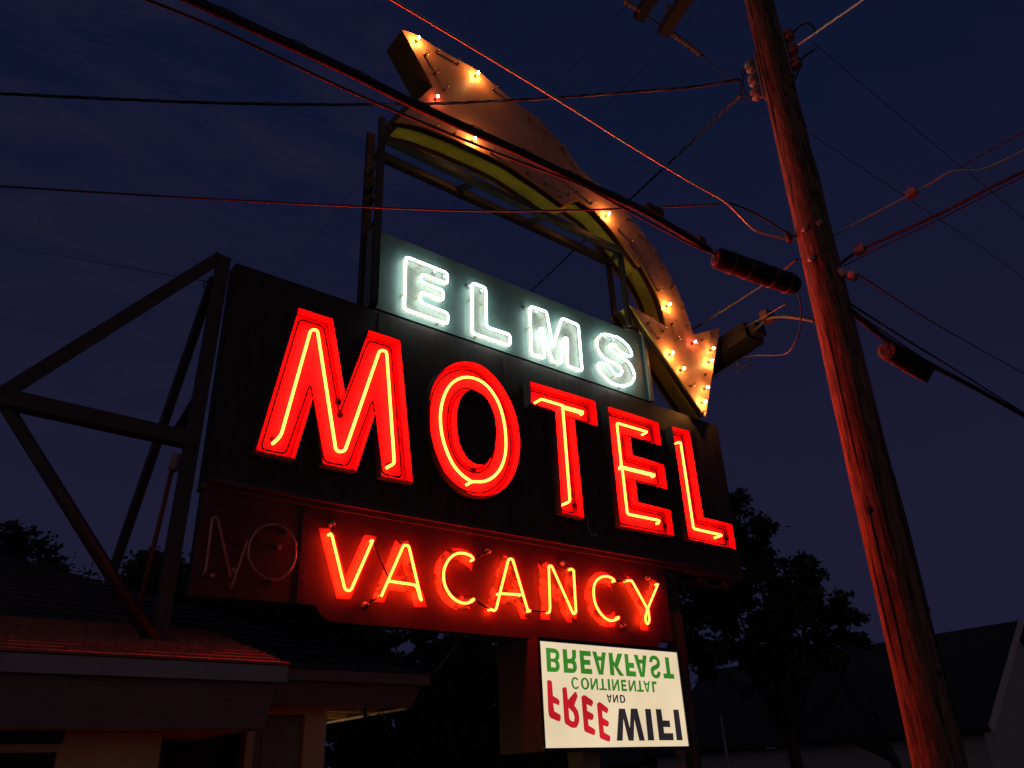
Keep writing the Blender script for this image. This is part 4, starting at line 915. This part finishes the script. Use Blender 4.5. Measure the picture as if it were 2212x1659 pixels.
# right lower bundle with splice box
P6 = [rad(1826, 660, 6.05), rad(1860, 690, 6.35), rad(1922, 738, 7.0), rad(2010, 788, 8.0), rad(2100, 835, 9.2), rad(2214, 899, 11), rad(2300, 945, 12.5)]
o = cable('rear_cable_bundle', 'thick black cable bundle descending to the right edge below the pole middle', P6, .026, K['rubber'], k1=25)
b = MB(); b.tube(smooth([rad(1835, 655, 6.05), rad(1960, 735, 7.0), rad(2050, 790, 8.2), rad(2214, 893, 11), rad(2300, 940, 12.5)], False, 5), .009, 5); b.tube(smooth([rad(1832, 664, 6.0), rad(1950, 745, 7.0), rad(2035, 800, 8.0)], False, 5), .007, 5); b.build('messenger_wire', K['rubber'], o)
def case(name, label, A, B, r, mat, parts=True, squarish=False):
    t = thing(name, label, 'splice case', tuple(A)); d = (B - A).normalized(); Ln = (B - A).length
    b = MB(); n = 4 if squarish else 18
    b.lathe(A, d, [(0, r * .80), (.015, r), (Ln * .46, r), (Ln * .47, r * 1.06), (Ln * .53, r * 1.06), (Ln * .54, r), (Ln - .05, r), (Ln, r * .72)], n); b.build('body', K['case'], t)
    for kk in (.16, .36, .66, .86):
        b = MB(); b.lathe(A + d * (Ln * kk), d, [(0, r * 1.0), (.004, r * 1.07), (.022, r * 1.07), (.026, r)], n); b.build('strap', K['steel2'], t)
    b = MB(); u = d.cross(Vector((0, 0, 1))).normalized(); w_ = u.cross(d)
    b.beam(A + w_ * r * .95 + d * .03, B + w_ * r * .95 - d * .03, .035, .03, tuple(w_)); b.build('clamp_rail', K['rubber'], t)
    b = MB(); b.lathe(A - d * .012, d, [(0, r * .55), (.006, r * .78), (.012, r * .78)], 18); b.lathe(A - d * .02 - w_ * r * .3, d, [(0, r * .2), (.01, r * .22)], 10); b.lathe(A - d * .02 + w_ * r * .3 , d, [(0, r * .25), (.01, r * .27)], 10); b.build('end_plate', K['steel2'], t)
    return t
sa = atz(1548, 557, 5.09); sb = atz(1721, 618, 5.0)
case('splice_case', 'large ribbed cylindrical splice case hanging just left of the pole', sa, sb, .082, K['rubber'])
case('splice_case', 'smaller dark splice case hanging on the bundle right of the pole', rad(1917, 757, 7.0), rad(2000, 808, 7.9), .105, K['rubber'], squarish=True)
# terminal box behind the arrow head
v0, v1 = rad(1628, 718, 9.9), rad(1500, 803, 10.6)
t = thing('terminal_box', 'black rectangular terminal box hanging behind the right tip of the arrow head', 'terminal box', tuple(v0))
b = MB(); b.beam(v0, v1, .36, .24, (0, 0, 1)); b.build('body', K['rubber'], t)
b = MB(); d = (v0 - v1).normalized(); b.beam(v0, v0 + d * .12, .20, .17, (0, 0, 1)); b.build('end_neck', K['rubber'], t)
cable('arched_cable', 'black cable arching from the pole over to the terminal box', [rad(1762, 694, 6.2), rad(1720, 686, 6.9), rad(1680, 684, 7.8), rad(1655, 692, 8.8), rad(1622, 722, 9.9)], .019, K['rubber'])
cable('support_strand', 'thin strand from the pole past the splice case down behind the arrow head', [rad(1722, 560, 6.0), rad(1690, 585, 6.3), rad(1643, 619, 7.4), rad(1497, 711, 10), rad(1400, 770, 12)], .010, K['rubber'])
cable('strand', 'thin strand from the terminal box top up toward the pole', [rad(1700, 655, 6.4), rad(1640, 690, 8.4), rad(1600, 712, 9.8), rad(1540, 755, 10.4)], .008, K['rubber'])
cable('drop_loop', 'long thin wire hanging from the splice case down to the terminal box', [rad(1720, 622, 6.05), rad(1730, 660, 6.1), rad(1728, 710, 6.2), rad(1715, 745, 6.4), rad(1692, 766, 7.2), rad(1640, 768, 8.6), rad(1605, 772, 9.8)], .0065, K['rubber'])
b = MB()
for cx0, cy0, rx_, ry_ in ((1605,778,16,20),(1612,776,22,17),(1598,782,12,26)):
    b.tube([rad(cx0 + rx_ * math.cos(a / 12 * math.pi), cy0 + ry_ * math.sin(a / 12 * math.pi), 9.9) for a in range(0, 13)], .005, 5)
b.tube(smooth([rad(*p, 10.0) for p in [(1620,765),(1590,785),(1560,806),(1535,820)]], False, 4), .006, 5)
for o in b.split('slack_wire', K['rubber']): tag(o, 'loop of slack wire dangling under the black terminal box', 'wire', 'slack wire loops under the terminal box')
b = MB(); v = rad(1657, 684, 8.7); b.box((v.x - .08, v.y - .05, v.z - .06), (v.x + .08, v.y + .05, v.z + .06)); b.box((v.x - .02, v.y - .02, v.z + .05), (v.x + .02, v.y + .02, v.z + .09))
tag(b.build('strand_clamp', K['steel2']), 'small black clamp block on top of the arched cable', 'clamp')
b = MB()
for i, q in enumerate([(1402,450),(1420,458),(1512,520)]):
    v = atz(q[0], q[1], 5.24); b.box((v.x - .035, v.y - .03, v.z - .04), (v.x + .035, v.y + .03, v.z + .02))
for o in b.split('lashing_clamp', K['steel2']): tag(o, 'small clamp riding on top of the thick cable bundle before the splice case', 'clamp', 'clamps on the cable bundle')

# ------------------------------------------------------------------ crossarms at the top of the same pole
def ar(p, z): q = cIN(p); return atz(q[0], q[1], z)
z1, z2 = 10.75, 10.0
a0 = ar((258, 190), z1); b0 = ar((510, 345), z2); t1 = pc(z1); t2 = pc(z2)
b = MB(); b.beam(a0, t1 + (t1 - a0) * .9, .15, .12, (0, 0, 1)); b.build('crossarm', K['arm_wood'], pole)
b = MB(); b.beam(b0, t2 + (t2 - b0) * .9, .15, .12, (0, 0, 1)); b.build('crossarm', K['arm_wood'], pole)
b = MB(); q = b0.lerp(t2, .12) + Vector((0, 0, .08))
b.lathe(q, (0, 0, 1), [(0, .02), (.02, .055), (.06, .05), (.07, .022), (.10, .05), (.14, .04), (.15, .022), (.20, .03), (.22, .015)], 12); b.build('pin_insulator', K['porcelain'], pole)
def istring(s0, s1, n=9, rr0=.04):
    b = MB(); Ln = (s1 - s0).length; d = (s1 - s0).normalized(); pr_ = [(0, .010)]; k = Ln * .06; st = Ln * .86 / n
    for _ in range(n): pr_ += [(k, .012), (k + st * .15, rr0), (k + st * .4, rr0), (k + st * .5, .012)]; k += st
    pr_ += [(Ln, .03)]; b.lathe(s0, d, pr_, 10); b.build('insulator_string', K['porcelain'], pole)
istring(ar((595, 335), z2), ar((930, 585), z2)); istring(ar((110, 5), z2), ar((270, 110), z2), 3)
b = MB(); b.tube([ar((270, 110), z2), ar((595, 335), z2)], .010, 5); b.build('strain_wire', K['rubber'], pole)
cable('string_tail_wire', 'hairline wire from the insulator string down to the pole left side', [ar((930, 580), z2), rad(*cIN((1100, 720)), 7.4), rad(*cIN((1310, 870)), 6.7), rad(*cIN((1440, 960)), 6.3)], .006, K['redwire'])

# ------------------------------------------------------------------ neighbour house (right)
nh = thing('neighbour_house', 'low pale house with a long dark gabled roof at the lower right', 'house', (23, 10, 0))
XEv, XRg, YG = 22.4, 26.0, 9.45
zr = 1.6 + (26.0) * (atX(2035, 1367, 26).z - 1.6) / 26.0; zev = atX(2157, 1577, XEv).z
b = MB(); ye = 21
b.hexa([(XEv - .3, YG, zev - .05), (XRg, YG, zr - .15), (XRg, ye, zr - .15), (XEv - .3, ye, zev - .05), (XEv - .3, YG, zev + .1), (XRg, YG, zr), (XRg, ye, zr), (XEv - .3, ye, zev + .1)])
b.hexa([(XRg, YG, zr - .15), (XRg + 3.9, YG, zev - .05), (XRg + 3.9, ye, zev - .05), (XRg, ye, zr - .15), (XRg, YG, zr), (XRg + 3.9, YG, zev + .1), (XRg + 3.9, ye, zev + .1), (XRg, ye, zr)])
b.build('roof', K['shingle_d'], nh)
b = MB(); b.box((XEv, YG + .3, 0), (XRg + 3.6, ye - .2, zev - .06))
i = b.add([(XEv, YG + .3, zev - .06), (XRg + 3.6, YG + .3, zev - .06), (XRg + 0, YG + .3, zr - .2)]); b.face((i, i + 1, i + 2)); b.build('wall', K['siding'], nh)
b = MB(); b.beam((XEv - .3, YG - .02, zev + .02), (XRg, YG - .02, zr - .07), .2, .04); b.build('rake_board', K['trim'], nh)
n2 = thing('neighbour_wing', 'lower dark roofed building behind the tree at lower right', 'building', (23, 24, 0))
zr2 = atX(1600, 1477, 26).z; b = MB(); y0, y1 = 21.3, 42
ze2 = atX(1700, 1632, 22.4).z
b.hexa([(22.1, y0, ze2 - .05), (26, y0, zr2 - .15), (26, y1, zr2 - .15), (22.1, y1, ze2 - .05), (22.1, y0, ze2 + .1), (26, y0, zr2), (26, y1, zr2), (22.1, y1, ze2 + .1)])
b.hexa([(26, y0, zr2 - .15), (29.9, y0, ze2 - .05), (29.9, y1, ze2 - .05), (26, y1, zr2 - .15), (26, y0, zr2), (29.9, y0, ze2 + .1), (29.9, y1, ze2 + .1), (26, y1, zr2)])
b.build('roof', K['shingle_d'], n2)
b = MB(); b.box((22.4, y0 + .2, 0), (29.6, y1 - .2, ze2 - .06)); b.build('wall', K['siding'], n2)
mp_ = MB(); v = atX(1557, 1545, 16); mp_.tube([(v.x, v.y, 0), (v.x, v.y, v.z)], .03, 8)
tag(mp_.build('marker_post', K['pipe']), 'thin pale pole standing in the dark yard right of the light box', 'post')

# ------------------------------------------------------------------ trees
def tree(name, label, base, clumps, leaf=.10, per=420, mat='leaf', trunk_r=.16, spread=.5, seed=1, group=None):
    rnd = random.Random(seed); t = thing(name, label, 'tree', (base[0], base[1], 0), group)
    b = MB(); top = Vector((sum(c[0].x for c in clumps) / len(clumps), sum(c[0].y for c in clumps) / len(clumps), 0)); zm = sum(c[0].z for c in clumps) / len(clumps)
    fork = Vector((base[0], base[1], max(1.2, zm * .45)))
    b.tube([Vector((base[0], base[1], 0)), Vector((base[0] + .05, base[1], fork.z * .5)), fork, Vector((top.x * .5 + base[0] * .5, top.y * .5 + base[1] * .5, zm))], lambda s: trunk_r * (1 - .6 * s), 9)
    for ci, (c, r) in enumerate(clumps):
        if ci % 2 or c.z < fork.z + .3: continue
        m = fork.lerp(c, .5) + Vector((rnd.uniform(-.2, .2), rnd.uniform(-.2, .2), -.15)); b.tube([fork, m, c], lambda s: trunk_r * .35 * (1 - .85 * s), 5)
    b.build('trunk', K['bark'], t)
    V = []; Fc = []
    for c, r in clumps:
        k = int(per * (r / spread) ** 2); sub = [(c + Vector((rnd.gauss(0, 1), rnd.gauss(0, 1), rnd.gauss(0, .8))) * r * .5) for _ in range(7)]
        for _ in range(k):
            s = rnd.choice(sub); d = Vector((rnd.gauss(0, 1), rnd.gauss(0, 1), rnd.gauss(0, .8))); p = s + d * r * .22
            a = Vector((rnd.gauss(0, 1), rnd.gauss(0, 1), rnd.gauss(0, .6))).normalized(); q = a.cross(Vector((rnd.gauss(0, 1), rnd.gauss(0, 1), rnd.gauss(0, 1)))).normalized()
            l = leaf * rnd.uniform(.6, 1.2); i = len(V)
            V += [p - a * l * .5, p + q * l * .33 - a * l * .08, p + a * l * .6, p - q * l * .33 - a * l * .08]; Fc.append((i, i + 1, i + 2, i + 3))
    me = bpy.data.meshes.new('crown'); me.from_pydata([tuple(v) for v in V], [], Fc); me.materials.append(K[mat]); me.update()
    o = bpy.data.objects.new('crown', me); C.objects.link(o); o.parent = t; o.matrix_parent_inverse = Matrix.Translation(-t.location)
    return t
rr = random.Random(3)
def cl(lst, dist, jit=1.0):
    return [(rad(x, y, dist + rr.uniform(-jit, jit)), r) for x, y, r in lst]
c1 = cl([(1600,1095,.30),(1585,1075,.22),(1630,1140,.33),(1600,1175,.4),(1640,1190,.28),(1570,1150,.4),(1560,1230,.55),(1610,1260,.55),(1660,1225,.3),(1680,1290,.45),(1500,1260,.6),(1500,1330,.6),
         (1735,1215,.30),(1742,1250,.36),(1765,1265,.26),(1720,1290,.36),(1780,1300,.34),(1810,1320,.30),(1842,1330,.22),(1760,1330,.34),(1660,1340,.5),(1710,1350,.45),(1580,1330,.55),(1550,1390,.4),(1500,1400,.5),(1590,1420,.3),(1625,1400,.36),(1520,1440,.3),(1640,1440,.28),(1800,1385,.35),(1845,1385,.24),(1740,1400,.5),(1690,1430,.4)], 15.5)
tree('broadleaf_tree', 'large dark broadleaf tree right of the sign, its top above the L', (12.6, 8.6), c1, leaf=.135, per=760, seed=4)
c2 = cl([(720,1395,.5),(760,1370,.4),(800,1385,.5),(700,1440,.5),(840,1365,.35),(820,1410,.3),(905,1378,.25),(950,1405,.5),(1000,1390,.5),(1050,1400,.6),(980,1440,.6),(900,1450,.4),(860,1455,.5),(1080,1450,.7),(1010,1490,.7),(780,1450,.6),(940,1380,.25),(1100,1400,.6),(1130,1440,.7)], 17)
tree('broadleaf_tree', 'dark spreading tree seen in the gap under the VACANCY panel', (9.6, 14.2), c2, leaf=.15, per=640, seed=5)
c9 = cl([(x_, y_, .5) for x_, y_ in ((430,1285),(470,1300),(520,1315),(570,1325),(620,1345),(660,1365),(700,1385),(640,1330),(690,1350),(730,1370),(590,1345),(760,1395),(560,1300),(500,1290),(600,1375),(540,1350),(480,1330),(650,1400),(740,1400))], 17)
tree('broadleaf_tree', 'dark low tree hidden between the roof hip and the bottom of the NO panel', (5.4, 15.8), c9, leaf=.17, per=1000, seed=15)
c3 = cl([(10,1150,.32),(30,1165,.36),(55,1195,.36),(20,1200,.5),(0,1180,.4),(95,1200,.30),(80,1225,.4),(120,1215,.25)], 18)
tree('broadleaf_tree', 'dark tree at the left edge rising over the roof ridge', (1.8, 18), c3, leaf=.12, per=380, seed=6)
c4 = cl([(300,1225,.30),(325,1210,.34),(345,1220,.4),(290,1250,.4),(330,1260,.5),(355,1245,.5),(380,1230,.6),(270,1270,.3),(400,1270,.6)], 17)
tree('broadleaf_tree', 'rounded dark tree behind the brace foot left of the NO panel', (4.3, 16.5), c4, leaf=.12, per=460, seed=7)
c5 = cl([(150,1222,.18),(175,1232,.16),(195,1240,.2),(210,1248,.16),(130,1232,.2)], 17)
tree('shrub', 'thin sparse saplings poking above the roof between two dark trees', (2.4, 16.8), c5, leaf=.09, per=110, seed=8)
c6 = cl([(x, y, .6) for x in range(740, 1170, 52) for y in (1500, 1560, 1620, 1680)], 19, 1.5)
tree('hedge_tree', 'black mass of low trees under the sign left of the light box', (12, 15), c6, leaf=.17, per=620, seed=9)
c7 = cl([(1510,1530,.6),(1540,1580,.6),(1600,1560,.6),(1500,1600,.7),(1560,1630,.6),(1600,1500,.3)], 18)
c8 = cl([(1655,1430,.22),(1690,1440,.26),(1730,1440,.3),(1800,1410,.26),(1845,1395,.2),(1770,1420,.35),(1640,1470,.2),(1605,1490,.2)], 20)
tree('conifer', 'small spiky conifer in front of the dark roof at right', (17.6, 9.6), c8, leaf=.10, per=420, mat='leaf2', seed=11)
